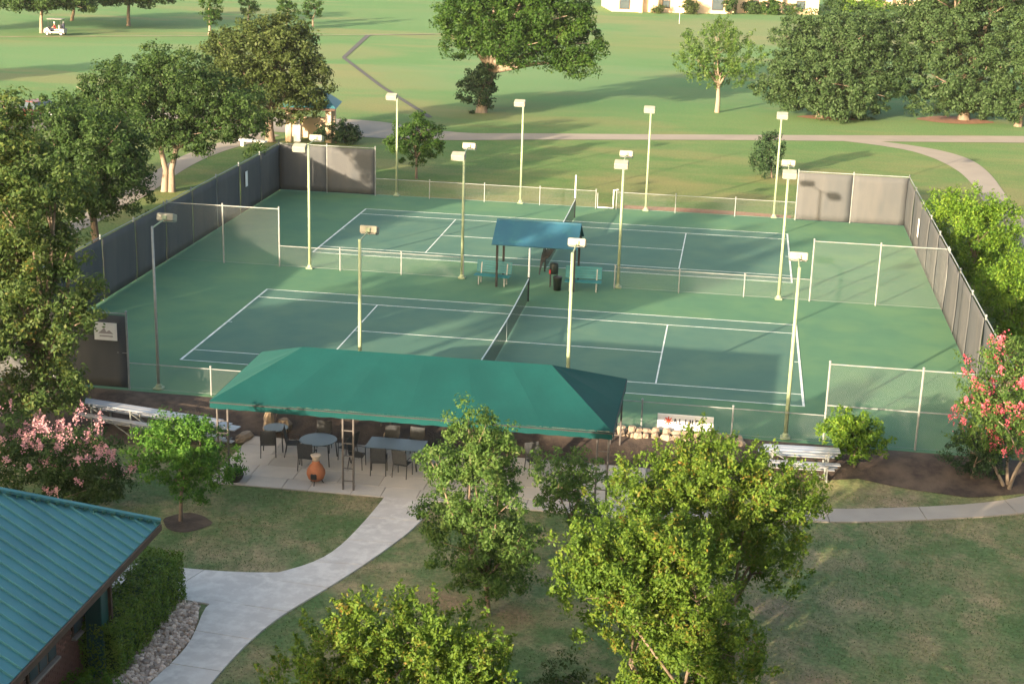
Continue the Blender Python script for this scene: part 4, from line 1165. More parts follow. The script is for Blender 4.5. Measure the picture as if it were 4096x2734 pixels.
def crown_points(rs, blobs, clump_r, per_m2, fill=.25):
    cs = []; ds = []; rr = []
    for (x, y, z, rx, rz) in blobs:
        ry = (rx + rz) / 2 * rs.uniform(.9, 1.1) if rx < 2.2 else rx * .9
        area = 4 * PI * ((rx * ry) ** 1.6 / 3 + (rx * rz) ** 1.6 / 3 + (ry * rz) ** 1.6 / 3) ** (1 / 1.6)
        n = max(6, int(area * per_m2))
        d = rs.normal(size=(n, 3)); d /= np.linalg.norm(d, axis=1, keepdims=True)
        ph = rs.uniform(0, 6.28, 6)
        lump = 1 + .16 * np.sin(d[:, 0] * 4.1 + ph[0]) * np.sin(d[:, 2] * 3.7 + ph[1]) + .12 * np.sin(d[:, 1] * 6.3 + ph[2] + d[:, 0] * 3)
        k = rs.uniform(.72, 1.08, n)
        inner = rs.uniform(size=n) < fill
        k[inner] = rs.uniform(.25, .75, inner.sum())
        p = d * (lump * k)[:, None] * np.array([rx, ry, rz]) + np.array([x, y, z])
        cs.append(p); ds.append(d); rr.append(np.full(n, clump_r))
    return np.concatenate(cs), np.concatenate(ds)

def make_crown(name, rs, blobs, parent, m_, leaf=.16, clump_r=.3, per_m2=3.0, per_clump=34, spiky=0., aspect=.5, fill=.25, zmin=None):
    c, d = crown_points(rs, blobs, clump_r, per_m2, fill)
    nc = len(c)
    cr = clump_r * rs.uniform(.6, 1.35, nc)
    idx = np.repeat(np.arange(nc), per_clump)
    n = len(idx)
    if spiky > 0:
        up_ = np.array([0, 0, 1.]); sh = d * .8 + up_ * .75 + rs.normal(size=(nc, 3)) * .35
        sh /= np.linalg.norm(sh, axis=1, keepdims=True)
        L_ = clump_r * 2.6 * rs.uniform(.5, 1.3, nc)
        tt = rs.uniform(-.3, 1, n)
        r = rs.normal(size=(n, 3)) * (clump_r * .34 * (1.15 - np.clip(tt, 0, 1)))[:, None]
        pos = c[idx] + sh[idx] * (tt * L_[idx])[:, None] * spiky + r + rs.normal(size=(n, 3)) * clump_r * (1 - spiky) * .6
        axis = sh[idx] + rs.normal(size=(n, 3)) * .55
        nrm = d[idx] * .7 + rs.normal(size=(n, 3)) * .8 + np.array([0, 0, .3])
    else:
        r = rs.normal(size=(n, 3)); r /= np.linalg.norm(r, axis=1, keepdims=True)
        r *= (rs.uniform(0, 1, n) ** .45)[:, None]
        pos = c[idx] + r * cr[idx][:, None] * np.array([1.1, 1.1, .8])
        nrm = r * .8 + d[idx] * .45 + rs.normal(size=(n, 3)) * .55 + np.array([0, 0, .25])
        axis = rs.normal(size=(n, 3)) + np.array([0, 0, -.3])
    ln = leaf * rs.uniform(.6, 1.35, n)
    if zmin is not None: pos[:, 2] = np.maximum(pos[:, 2], zmin + rs.uniform(0, .15, n))
    return leaves_mesh(name, pos - np.array(parent.location), nrm, axis, ln, ln * aspect * rs.uniform(.8, 1.2, n), m_, parent)

def make_trunk(rs, base, blobs, parent, m_, r0, multi=1, lean=None, nlimb=7):
    B = Vector(base); mb = MB()
    top = Vector((np.mean([b[0] for b in blobs]), np.mean([b[1] for b in blobs]), 0))
    zs = [b[2] for b in blobs]; zmid = sorted(zs)[len(zs) // 2]
    zlow = min(b[2] - b[4] for b in blobs)
    fork = Vector((B.x * .75 + top.x * .25, B.y, max(B.z + .35 * (zmid - B.z), min(zlow + .3, zmid))))
    for k in range(multi):
        off = Vector((math.cos(k * 2.4 + .4), math.sin(k * 2.4 + .4), 0)) * (r0 * (1.5 if multi > 2 else .8) if multi > 1 else 0)
        f2 = fork + (off * (6 if multi > 2 else 2.2) if multi > 1 else Vector((0, 0, 0)))
        rr = r0 * (.62 if multi > 1 else 1)
        mid = B.lerp(f2, .5) + Vector((rs.uniform(-.5, .5), rs.uniform(-.5, .5), 0)) * r0 * .8
        mb.tube([B + off - Vector((0, 0, .2)) - B, B + off * 1.0 + Vector((0, 0, .05)) - B, mid - B, f2 - B], [rr * 1.7, rr * 1.2, rr * .92, rr * .8], 9)
        sel = list(range(len(blobs))); 
        for i in sel[k::multi]:
            b = Vector(blobs[i][:3]); mdl = f2.lerp(b, .5) + Vector((rs.uniform(-.3, .3), rs.uniform(-.3, .3), rs.uniform(-.1, .35)))
            mb.tube([f2 - B, mdl - B, b - B], [rr * .62, rr * .4, rr * .12], 6)
            for q in range(3):
                e = b + Vector((rs.uniform(-1, 1) * blobs[i][3], rs.uniform(-1, 1) * blobs[i][3], rs.uniform(-.4, .9) * blobs[i][4])) * .8
                mb.tube([mdl.lerp(b, .5) - B, e - B], [rr * .22, rr * .05], 5)
    return mb.build('trunk', m_, parent, smooth=True, fix=False)

TREES = {
    'left_oak': ((-13.96, -13.06, -0.40), [(-15.2, -12.46, 8.33, 1.38, 1.53), (-13.24, -12.46, 8.0, 0.91, 0.76), (-15.46, -13.06, 4.89, 1.23, 1.7), (-15.18, -12.06, 9.28, 1.3, 1.45), (-14.06, -13.06, 7.34, 1.51, 1.36), (-14.59, -13.06, 5.25, 1.61, 1.3), (-13.26, -12.56, 5.66, 0.84, 0.92), (-12.85, -13.56, 3.63, 0.91, 0.88), (-14.24, -14.06, 3.3, 1.14, 1.06), (-13.79, -13.06, 2.2, 0.9, 0.7), (-13.22, -14.06, 1.33, 1.07, 0.84), (-15.52, -11.06, 10.28, 0.85, 0.7), (-12.25, -13.06, 4.81, 0.83, 0.39), (-12.9, -12.26, 6.29, 0.54, 0.54), (-12.24, -13.36, 3.92, 0.53, 0.36), (-15.54, -12.06, 6.46, 1.09, 1.25), (-14.87, -13.56, 1.11, 0.78, 0.7), (-12.52, -13.56, 1.6, 0.46, 0.54)]),
    'left_dark': ((-20.94, 7.66, 0.00), [(-20.84, 7.66, 5.87, 2.03, 1.5), (-20.07, 7.66, 4.26, 1.61, 1.72), (-21.46, 6.66, 4.16, 1.7, 1.49), (-23.08, 9.66, 6.9, 1.1, 0.88), (-20.31, 8.66, 5.74, 1.3, 1.3), (-22.92, 7.66, 5.35, 1.51, 1.73)]),
    'live_oak': ((-24.33, 25.54, 0.00), [(-26.63, 25.54, 5.81, 3.2, 1.87), (-23.68, 25.54, 6.45, 2.9, 2.11), (-21.44, 26.54, 4.91, 2.93, 2.13), (-25.22, 24.54, 4.49, 2.9, 1.85), (-19.53, 25.54, 4.38, 1.83, 1.57), (-22.62, 24.54, 3.61, 2.1, 1.31), (-28.27, 25.54, 5.22, 1.88, 1.34), (-24.83, 26.54, 7.29, 1.6, 1.07)]),
    'back_oak': ((-24.06, 44.70, 0.00), [(-24.89, 44.7, 6.25, 3.48, 2.22), (-22.68, 44.7, 6.05, 2.52, 2.36), (-21.44, 44.7, 4.29, 1.89, 1.89), (-25.56, 43.7, 4.22, 2.53, 1.9), (-23.04, 44.7, 3.3, 2.86, 1.75), (-23.6, 44.7, 7.66, 2.51, 1.1), (-27.13, 44.7, 5.85, 1.91, 1.59)]),
    'center_elm': ((-12.14, 64.10, 0.00), [(-11.77, 64.1, 7.69, 4.11, 2.14), (-7.52, 64.1, 8.21, 3.89, 2.47), (-4.99, 64.1, 6.59, 2.64, 2.64), (-9.43, 63.1, 5.8, 3.19, 1.77), (-13.24, 64.1, 9.7, 3.21, 2.14), (-7.97, 64.1, 11.26, 4.56, 2.11), (-13.71, 64.1, 5.88, 2.16, 1.44), (-4.55, 64.1, 4.52, 1.77, 1.42), (-10.84, 64.1, 12.85, 3.87, 2.11)]),
    'center_ivy': ((-12.44, 64.78, 0.00), [(-12.3, 63.78, 1.92, 1.52, 1.63), (-11.97, 63.78, 3.0, 0.9, 1.08)]),
    'yellow_young': ((6.95, 70.94, 0.00), [(6.58, 70.94, 5.57, 2.54, 1.63), (5.03, 70.94, 4.23, 1.83, 1.46), (8.66, 70.94, 4.4, 1.81, 1.63), (6.92, 70.94, 3.23, 2.19, 1.28), (6.69, 70.94, 6.65, 1.45, 0.72)]),
    'oak_right_a': ((15.51, 70.81, 0.00), [(14.84, 70.81, 3.6, 3.93, 2.86), (17.75, 70.81, 3.01, 3.91, 2.85), (13.61, 72.81, 6.24, 2.53, 2.17), (16.78, 71.81, 6.46, 3.92, 2.49), (12.04, 70.81, 2.75, 2.16, 1.8), (20.23, 72.81, 4.71, 2.86, 3.22), (18.61, 73.81, 7.44, 2.88, 1.8), (16.11, 70.81, 1.31, 3.94, 1.08)]),
    'oak_right_b': ((27.63, 73.79, 0.00), [(25.08, 73.79, 6.99, 3.9, 3.19), (28.32, 74.79, 7.76, 3.9, 2.84), (25.38, 72.79, 3.13, 3.55, 2.49), (29.32, 73.79, 3.93, 3.9, 3.19), (23.7, 75.79, 8.58, 2.88, 2.16), (29.4, 74.79, 10.65, 3.16, 2.11), (25.84, 74.79, 10.87, 3.18, 2.12), (28.36, 72.79, 1.82, 3.18, 1.24)]),
    'oak_right_c': ((31.72, 71.41, 0.00), [(32.45, 71.41, 3.98, 2.42, 2.76), (32.7, 71.41, 7.51, 2.39, 2.74), (31.15, 70.41, 1.91, 1.38, 1.21)]),
    'small_round': ((-11.11, 33.96, 0.00), [(-11.13, 33.96, 2.5, 1.54, 1.4), (-11.97, 33.96, 2.18, 0.98, 0.98), (-10.29, 33.96, 2.13, 0.89, 1.12), (-11.0, 33.96, 3.33, 1.11, 0.7)]),
    'small_dark': ((11.22, 41.18, 0.00), [(10.94, 41.18, 1.81, 1.07, 0.99), (10.8, 41.18, 0.93, 0.91, 0.79), (11.17, 41.18, 2.39, 0.7, 0.51)]),
    'hedge_r1': ((20.73, 16.18, 0.00), [(20.64, 16.18, 1.76, 1.55, 1.66), (20.91, 17.18, 3.31, 1.04, 1.04), (21.87, 16.18, 0.96, 1.24, 1.24), (19.6, 18.18, 3.03, 0.95, 0.85), (19.94, 17.68, 2.27, 1.06, 1.06), (20.27, 16.18, 0.41, 0.94, 1.04), (21.96, 16.68, 2.6, 1.03, 1.14)]),
    'hedge_r2': ((21.35, 6.94, 0.00), [(20.15, 7.74, 1.08, 1.02, 0.83), (20.89, 7.94, 2.07, 1.11, 0.92), (21.56, 5.44, -0.72, 0.9, 1.08), (20.69, 5.94, -0.35, 0.81, 0.72), (21.17, 6.94, 1.56, 1.09, 1.27), (21.53, 6.94, 0.01, 0.82, 0.91), (20.71, 6.94, 0.74, 0.64, 0.73)]),
    'red_myrtle': ((18.26, -11.11, -0.30), [(17.57, -11.11, 3.3, 1.14, 1.05), (18.2, -11.11, 3.64, 0.8, 0.8), (18.0, -10.81, 1.15, 1.02, 0.61), (16.91, -11.11, 1.32, 0.55, 0.48), (18.2, -11.11, 2.47, 1.08, 1.08), (17.32, -11.11, 1.95, 0.88, 0.81), (16.98, -11.11, 2.52, 0.68, 0.61), (18.33, -11.11, 1.44, 0.81, 0.74), (17.46, -11.11, 4.17, 0.53, 0.4)]),
    'dark_shrub': ((17.18, -10.82, -0.10), [(17.02, -10.82, 0.69, 0.9, 0.69), (17.64, -10.82, 0.67, 0.69, 0.69)]),
    'bright_shrub': ((13.40, -10.76, -0.10), [(13.24, -10.76, 0.81, 0.93, 0.76), (13.73, -10.76, 0.93, 0.7, 0.67), (12.8, -10.76, 1.08, 0.59, 0.59), (13.12, -10.76, 1.41, 0.56, 0.42)]),
    'lawn_small': ((-6.81, -19.04, -0.50), [(-6.67, -19.04, 1.67, 1.2, 0.93), (-7.47, -19.04, 1.74, 0.87, 0.8), (-5.87, -19.04, 1.46, 0.86, 0.8), (-6.91, -19.04, 2.33, 0.93, 0.53), (-6.57, -19.04, 0.71, 0.74, 0.54), (-6.1, -19.04, 2.53, 0.53, 0.46)]),
    'pink_myrtle': ((-10.54, -18.85, -0.50), [(-11.43, -18.85, 0.91, 1.52, 0.97), (-10.02, -18.85, 1.31, 1.23, 0.82), (-9.23, -18.85, 0.68, 0.96, 0.82), (-12.22, -18.85, 1.54, 1.11, 0.83), (-10.22, -18.85, 0.31, 1.38, 0.55)]),
    'fg_slim': ((3.19, -23.13, -0.50), [(2.62, -23.13, 4.71, 0.7, 0.65), (2.64, -23.13, 3.76, 1.38, 0.96), (3.0, -23.13, 2.59, 1.31, 0.97), (2.8, -23.13, 1.47, 1.44, 0.78), (3.51, -23.13, 0.79, 1.09, 0.63), (2.04, -22.83, 2.01, 0.93, 0.7), (3.94, -23.13, 1.7, 0.68, 0.68), (2.94, -23.13, 0.36, 0.69, 0.4), (1.73, -23.13, 3.68, 0.63, 0.57), (3.42, -23.13, 3.95, 0.51, 0.79)]),
    'fg_sparse': ((4.87, -18.63, -0.50), [(4.52, -18.63, 2.08, 0.85, 0.6), (5.17, -18.63, 1.6, 0.85, 0.65), (5.4, -18.63, 2.02, 0.5, 0.44), (4.41, -18.63, 1.66, 0.75, 0.63), (4.95, -18.63, 0.77, 0.88, 0.57), (4.3, -18.63, 1.11, 0.57, 0.5), (5.34, -18.63, 0.53, 0.5, 0.44)]),
    'fg_tall': ((9.15, -23.60, -0.50), [(8.93, -23.6, 4.47, 1.12, 0.72), (7.84, -23.6, 3.79, 1.4, 0.86), (9.98, -23.6, 3.89, 1.27, 0.85), (8.91, -23.6, 3.09, 1.93, 1.07), (7.18, -23.6, 3.05, 1.2, 0.98), (10.51, -23.6, 3.24, 0.95, 0.85), (9.86, -23.6, 1.88, 1.4, 0.75), (8.11, -23.6, 1.95, 1.31, 0.76)]),
    'fg_low': ((8.14, -27.46, -0.50), [(6.59, -27.06, 3.48, 1.1, 0.7), (7.78, -27.06, 3.7, 1.08, 0.59), (6.05, -27.46, 3.06, 0.79, 0.6), (7.42, -27.46, 3.41, 1.27, 0.78), (6.86, -27.46, 2.93, 1.28, 0.79), (8.52, -27.46, 3.09, 0.97, 0.88), (7.69, -27.46, 2.14, 1.68, 0.89), (8.89, -27.46, 1.83, 1.08, 0.88), (8.35, -27.46, 0.99, 1.59, 0.89), (9.53, -27.46, 1.12, 0.78, 0.69), (7.6, -27.46, 0.01, 1.11, 0.7)]),
    'fg_bottom': ((2.31, -30.48, -0.50), [(2.1, -30.48, 2.75, 1.04, 0.71), (3.33, -30.48, 2.68, 0.94, 0.7), (1.24, -30.48, 2.25, 1.05, 0.72), (4.19, -30.48, 2.16, 0.84, 0.75), (0.56, -30.48, 1.33, 0.87, 0.68), (2.3, -30.48, 1.53, 1.81, 0.86), (3.73, -30.48, 1.27, 1.23, 0.76), (1.14, -30.48, 0.55, 1.07, 0.78)]),
    'far_a': ((-53.61, 115.04, 0.00), [(-53.38, 115.04, 3.88, 1.49, 2.13), (-53.01, 115.04, 2.14, 1.07, 0.96)]),
    'far_b': ((-55.23, 134.58, 0.00), [(-55.18, 134.58, 2.23, 1.29, 1.47)]),
    'far_c': ((-49.30, 132.06, 0.00), [(-49.15, 132.06, 2.36, 1.38, 1.61)]),
    'far_d': ((-45.60, 131.22, 0.00), [(-45.58, 131.22, 2.39, 1.25, 1.6)]),
    'far_e': ((-72.04, 109.72, 0.00), [(-72.6, 109.72, 3.75, 5.07, 1.17), (-74.64, 109.72, 5.15, 4.81, 2.14), (-69.85, 109.72, 5.08, 4.24, 2.12), (-67.04, 109.72, 3.37, 2.12, 0.74)]),
    'far_f': ((-75.49, 125.65, 0.00), [(-75.0, 125.65, 3.26, 3.47, 1.27), (-72.65, 125.65, 4.04, 2.88, 2.02)]),
    'far_g': ((-66.52, 122.17, 0.00), [(-67.76, 122.17, 3.54, 4.5, 1.01), (-63.81, 122.17, 4.05, 3.92, 1.4), (-65.98, 122.17, 5.54, 3.92, 1.96)]),
    'dark_bush': ((-19.51, 45.62, 0.00), [(-19.51, 45.62, 0.81, 1.76, 0.77), (-18.55, 45.62, 0.67, 0.96, 0.64)]),
}
SPEC = {
 # key: name, label, category, leaf material, bark, trunk radius, kwargs
 'left_oak': ('oak_tree', 'tall sparse oak with rusty orange patches at the left edge above the bleacher', 'tree', 'lf_rust', 'bark', .22, dict(leaf=0.148, clump_r=.36, per_m2=3.0, per_clump=66, fill=.3, grow=1.06)),
 'left_dark': ('shade_tree', 'dense dark green tree outside the left fence, left of the pale-trunked live oak', 'tree', 'lf_oak', 'bark', .2, dict(leaf=0.172, clump_r=.4, per_m2=2.6, per_clump=70, grow=1.15)),
 'live_oak': ('live_oak', 'spreading live oak with pale split trunk behind the left side screen', 'tree', 'lf_oak', 'bark_pale', .3, dict(leaf=0.187, clump_r=.42, per_m2=1.9, per_clump=57)),
 'back_oak': ('oak_tree', 'broad olive oak over the small pavilion behind the rear left corner', 'tree', 'lf_olive', 'bark', .32, dict(leaf=0.234, clump_r=.5, per_m2=1.5, per_clump=57)),
 'center_elm': ('elm_tree', 'large bright green tree with drooping branches on the fairway, top centre', 'tree', 'lf_elm', 'bark_pale', .42, dict(leaf=0.234, clump_r=.55, per_m2=1.25, per_clump=89)),
 'center_ivy': ('ivy_clump', 'dark leafy clump wrapped round the foot of the large centre tree', 'shrub', 'lf_deep', 'bark', .08, dict(leaf=0.234, clump_r=.4, per_m2=2.2, per_clump=57)),
 'yellow_young': ('young_tree', 'small yellow-green tree with bare pale trunk standing alone left of the big oaks', 'tree', 'lf_slim', 'bark_pale', .19, dict(leaf=0.203, clump_r=.36, per_m2=1.5, per_clump=41, spiky=.7)),
 'oak_right_a': ('live_oak', 'wide grey-green live oak beyond the path, left one of the big pair at right', 'tree', 'lf_grey', 'bark', .3, dict(leaf=0.250, clump_r=.5, per_m2=1.4, per_clump=60)),
 'oak_right_b': ('live_oak', 'tallest grey-green live oak beyond the path with dark hollow over its trunk', 'tree', 'lf_grey', 'bark', .45, dict(leaf=0.250, clump_r=.5, per_m2=1.4, per_clump=60)),
 'oak_right_c': ('live_oak', 'live oak cut off by the right edge beyond the path', 'tree', 'lf_grey', 'bark', .3, dict(leaf=0.250, clump_r=.5, per_m2=1.5, per_clump=60)),
 'small_round': ('small_tree', 'small round green tree behind the back fence, next to a light pole', 'tree', 'lf_elm', 'bark', .08, dict(leaf=0.156, clump_r=.28, per_m2=3, per_clump=48)),
 'small_dark': ('evergreen_bush', 'narrow dark evergreen just left of the sunlit rear screen', 'shrub', 'lf_deep', 'bark', .06, dict(leaf=0.156, clump_r=.26, per_m2=3, per_clump=44, spiky=.6)),
 'hedge_r1': ('tall_shrub', 'tall yellow-green shrub outside the right fence, larger one by the branch path', 'shrub', 'lf_bright', 'bark', .08, dict(leaf=0.140, clump_r=.3, per_m2=4, per_clump=54, spiky=.5)),
 'hedge_r2': ('tall_shrub', 'yellow-green shrub outside the right fence, between the larger shrub and the red-flowered tree', 'shrub', 'lf_bright', 'bark', .07, dict(leaf=0.133, clump_r=.28, per_m2=3.5, per_clump=54, spiky=.5)),
 'red_myrtle': ('crepe_myrtle', 'red-flowering crepe myrtle with several pale stems at the right edge', 'tree', 'lf_slim', 'bark_pale', .085, dict(leaf=0.101, clump_r=.24, per_m2=5, per_clump=41, spiky=.8, fill=.35)),
 'dark_shrub': ('round_shrub', 'dark green shrub crouched left of the red-flowering crepe myrtle stems', 'shrub', 'lf_deep', 'bark', .04, dict(leaf=0.086, clump_r=.17, per_m2=10, per_clump=48)),
 'bright_shrub': ('round_shrub', 'glossy yellow-green bush right of the short bleacher', 'shrub', 'lf_bright', 'bark', .04, dict(leaf=0.101, clump_r=.17, per_m2=9, per_clump=48)),
 'lawn_small': ('small_tree', 'small bright green tree in a mulch ring on the lawn left of the patio', 'tree', 'lf_lawn', 'bark', .06, dict(leaf=0.101, clump_r=.22, per_m2=6, per_clump=54, fill=.3)),
 'pink_myrtle': ('crepe_myrtle', 'pink-flowering crepe myrtle bush behind the teal metal roof', 'shrub', 'lf_oak', 'bark', .06, dict(leaf=0.101, clump_r=.22, per_m2=6, per_clump=48, fill=.3)),
 'fg_slim': ('slender_tree', 'slender upright soft green tree in front of the canopy, right of the walk', 'tree', 'lf_slim', 'bark', .07, dict(leaf=0.094, clump_r=.22, per_m2=5, per_clump=73, fill=.35)),
 'fg_sparse': ('young_tree', 'thin sparse young tree between the slender tree and the big yellow-green one', 'tree', 'lf_slim', 'bark', .04, dict(leaf=0.109, clump_r=.2, per_m2=4.5, per_clump=38)),
 'fg_tall': ('crepe_myrtle', 'big yellow-green crepe myrtle on the lawn hiding part of the right bleacher', 'tree', 'lf_yellow', 'bark', .1, dict(leaf=0.098, clump_r=.22, per_m2=5.2, per_clump=83, spiky=.65, fill=.3)),
 'fg_low': ('crepe_myrtle', 'yellow-green crepe myrtle with orange tips in front of the bigger one, reaching the bottom edge', 'tree', 'lf_yellow', 'bark', .1, dict(leaf=0.098, clump_r=.21, per_m2=5.6, per_clump=83, spiky=.65, fill=.3)),
 'fg_bottom': ('crepe_myrtle', 'yellow-green crepe myrtle cut by the bottom edge beside the walk', 'tree', 'lf_yellow', 'bark', .1, dict(leaf=0.098, clump_r=.2, per_m2=6, per_clump=83, spiky=.85, fill=.3)),
 'far_a': ('park_tree', 'narrow tree on the far fairway above the olive oak, leftmost of four', 'tree', 'lf_elm', 'bark_pale', .16, dict(leaf=0.234, clump_r=.35, per_m2=1.8, per_clump=41)),
 'far_b': ('park_tree', 'small far fairway tree, second from the left of four', 'tree', 'lf_elm', 'bark_pale', .12, dict(leaf=0.234, clump_r=.35, per_m2=1.8, per_clump=41)),
 'far_c': ('park_tree', 'small far fairway tree, third from the left of four', 'tree', 'lf_elm', 'bark_pale', .12, dict(leaf=0.234, clump_r=.35, per_m2=1.8, per_clump=41)),
 'far_d': ('park_tree', 'small far fairway tree, rightmost of four', 'tree', 'lf_elm', 'bark_pale', .12, dict(leaf=0.234, clump_r=.35, per_m2=1.8, per_clump=41)),
 'far_e': ('park_tree', 'wide low-branched tree behind the golf cart at the far left', 'tree', 'lf_oak', 'bark_pale', .2, dict(leaf=0.312, clump_r=.5, per_m2=1.2, per_clump=41)),
 'far_f': ('park_tree', 'far fairway tree just right of the golf cart', 'tree', 'lf_oak', 'bark_pale', .2, dict(leaf=0.312, clump_r=.5, per_m2=1.2, per_clump=41)),
 'far_g': ('park_tree', 'far fairway tree casting a long shadow, between the golf cart and the four small trees', 'tree', 'lf_oak', 'bark_pale', .22, dict(leaf=0.312, clump_r=.5, per_m2=1.2, per_clump=41)),
 'dark_bush': ('round_shrub', 'dark clipped bush beside the pavilion, above the rear left screen', 'shrub', 'lf_deep', 'bark', .05, dict(leaf=0.156, clump_r=.26, per_m2=4, per_clump=48)),
}
for i, (k, (name, label, cat, lm, bm_, r0, kw)) in enumerate(SPEC.items()):
    base, blobs = TREES[k]
    rs = np.random.RandomState(100 + i)
    z0 = gz(base[1])
    t = thing(name, label, cat, (base[0], base[1], z0))
    gr = kw.pop('grow', 1.0); bl = [(b[0], b[1], b[2], b[3] * gr, b[4] * gr) for b in blobs]
    make_crown('crown', rs, bl, t, M[lm], zmin=z0 + .05, **kw)
    if k not in ('center_ivy',):
        make_trunk(rs, (base[0], base[1], z0), bl, t, M[bm_], r0, multi=4 if k in ('red_myrtle',) else (3 if k in ('fg_tall', 'fg_low', 'fg_bottom', 'pink_myrtle') else (2 if k == 'live_oak' else 1)))
    if k in ('red_myrtle', 'pink_myrtle'):
        rs2 = np.random.RandomState(900 + i)
        red = k == 'red_myrtle'
        c, d = crown_points(rs2, bl, .2, 3.2 if red else 3.4, 0.)
        keep = (d[:, 2] > -.35) if red else (d[:, 2] > .05)
        keep &= rs2.uniform(size=len(c)) < (.55 if red else .95)
        c, d = c[keep] + d[keep] * .12, d[keep]
        n = 46; idx = np.repeat(np.arange(len(c)), n); N_ = len(idx)
        ax = d[idx] + np.array([0, 0, .9]); ax /= np.linalg.norm(ax, axis=1, keepdims=True)
        tt = rs2.uniform(-.1, 1, N_)
        pos = c[idx] + ax * (tt * .30)[:, None] + rs2.normal(size=(N_, 3)) * (.075 * (1.2 - tt))[:, None]
        ln = rs2.uniform(.045, .085, N_)
        leaves_mesh('blossom', pos - np.array(t.location), rs2.normal(size=(N_, 3)) + d[idx], rs2.normal(size=(N_, 3)), ln, ln * .8, M['pet_red' if red else 'pet_pink'], t)

# clipped hedge at the brick house, other small planting
def bush(name, label, cat, blobs, lm, seed, kw, group=None):
    rs = np.random.RandomState(seed); b = blobs[0]
    t = thing(name, label, cat, (b[0], b[1], gz(b[1])), 0, group)
    make_crown('crown', rs, blobs, t, M[lm], zmin=gz(b[1]) + .03, **kw)
    make_trunk(rs, (b[0], b[1], gz(b[1])), blobs, t, M['bark'], .04)
    return t
rs = np.random.RandomState(31)
t = thing('clipped_hedge', 'boxy clipped green hedge along the brick wall', 'hedge', (-5.42, -26.1, gz(-26)))
hx, hy, hz_ = .56, 2.2, 1.42          # half width, half length, height
n = 15000
face = rs.choice(4, n, p=[.34, .40, .12, .14])
u, v, w = rs.uniform(-1, 1, n), rs.uniform(-1, 1, n), rs.uniform(0, 1, n)
pos = np.zeros((n, 3)); nr = np.zeros((n, 3))
pos[:] = np.stack([u * hx, v * hy, w * hz_], 1)
for k, (ax_, val, nv) in enumerate(((2, hz_, (0, 0, 1)), (0, hx, (1, 0, 0)), (1, -hy, (0, -1, 0)), (1, hy, (0, 1, 0)))):
    q = face == k; pos[q, ax_] = val; nr[q] = nv
bump = .05 * np.sin(pos[:, 1] * 5.1 + 1) * np.sin(pos[:, 2] * 4.3 + pos[:, 0] * 6) + .035 * np.sin(pos[:, 1] * 11 + pos[:, 0] * 9)
edge_ = np.maximum(0, np.abs(pos[:, 1]) - hy + .18) + np.maximum(0, pos[:, 0] - hx + .16) * .6
pos += nr * (bump - np.abs(rs.normal(size=n)) * .06)[:, None]
pos[:, 2] -= np.where(face == 0, edge_ * .5, 0)
pos += rs.normal(size=(n, 3)) * .03
ln = rs.uniform(.05, .1, n)
leaves_mesh('crown', pos, nr * .8 + rs.normal(size=(n, 3)) * .55, rs.normal(size=(n, 3)), ln, ln * .55, M['lf_hedge'], t)
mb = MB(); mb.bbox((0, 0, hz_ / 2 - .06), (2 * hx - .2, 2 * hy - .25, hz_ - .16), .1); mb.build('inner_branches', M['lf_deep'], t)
bush('low_shrub', 'small yellowish shrub at the near end of the clipped hedge', 'shrub', [(-5.0, -28.9, -.2, .5, .38), (-5.5, -29.2, -.2, .45, .35)], 'lf_bright', 32, dict(leaf=0.070, clump_r=.13, per_m2=12, per_clump=41))
bush('ground_shrub', 'low shaded shrub on the lawn between the two front crepe myrtles', 'shrub', [(5.9, -26.6, -.2, .8, .42), (6.6, -27.6, -.2, .8, .4), (5.4, -27.8, -.2, .9, .4)], 'lf_olive', 33, dict(leaf=0.094, clump_r=.2, per_m2=5, per_clump=35, spiky=.6))
bush('round_shrub', 'large round clipped bush before the pinkish far house, right one', 'shrub', [(12.5, 183.2, .95, 2.0, 1.35)], 'lf_elm', 41, dict(leaf=0.273, clump_r=.4, per_m2=3, per_clump=48))
bush('round_shrub', 'smaller round bush before the pinkish far house, left one', 'shrub', [(9.8, 182.6, .85, 1.5, 1.1)], 'lf_oak', 42, dict(leaf=0.273, clump_r=.4, per_m2=3, per_clump=48))
bush('upright_shrub', 'dark upright shrub between the two far houses', 'shrub', [(6.2, 180.0, 1.6, .8, 1.9)], 'lf_oak', 43, dict(leaf=0.273, clump_r=.4, per_m2=3, per_clump=41))
bush('house_shrub', 'olive shrub against the cream far house, by its windows', 'shrub', [(.4, 177.0, 1.0, 1.3, 1.1)], 'lf_olive', 44, dict(leaf=0.273, clump_r=.4, per_m2=3, per_clump=41))
bush('house_shrub', 'small shrub at the left part of the cream far house', 'shrub', [(-4.4, 176.0, .6, .9, .7)], 'lf_olive', 45, dict(leaf=0.234, clump_r=.35, per_m2=3, per_clump=41))
bush('house_shrub', 'dry brownish shrub at the right end of the pinkish far house', 'shrub', [(15.8, 184.4, .8, 1.1, .8)], 'lf_rust', 46, dict(leaf=0.234, clump_r=.35, per_m2=3, per_clump=41))
bush('house_shrub', 'yellow-green shrub line below the pale pink far house', 'shrub', [(24, 196, 1.1, 3.2, 1.2), (29, 198, 1.1, 3.0, 1.1)], 'lf_bright', 47, dict(leaf=0.312, clump_r=.5, per_m2=1.6, per_clump=41))

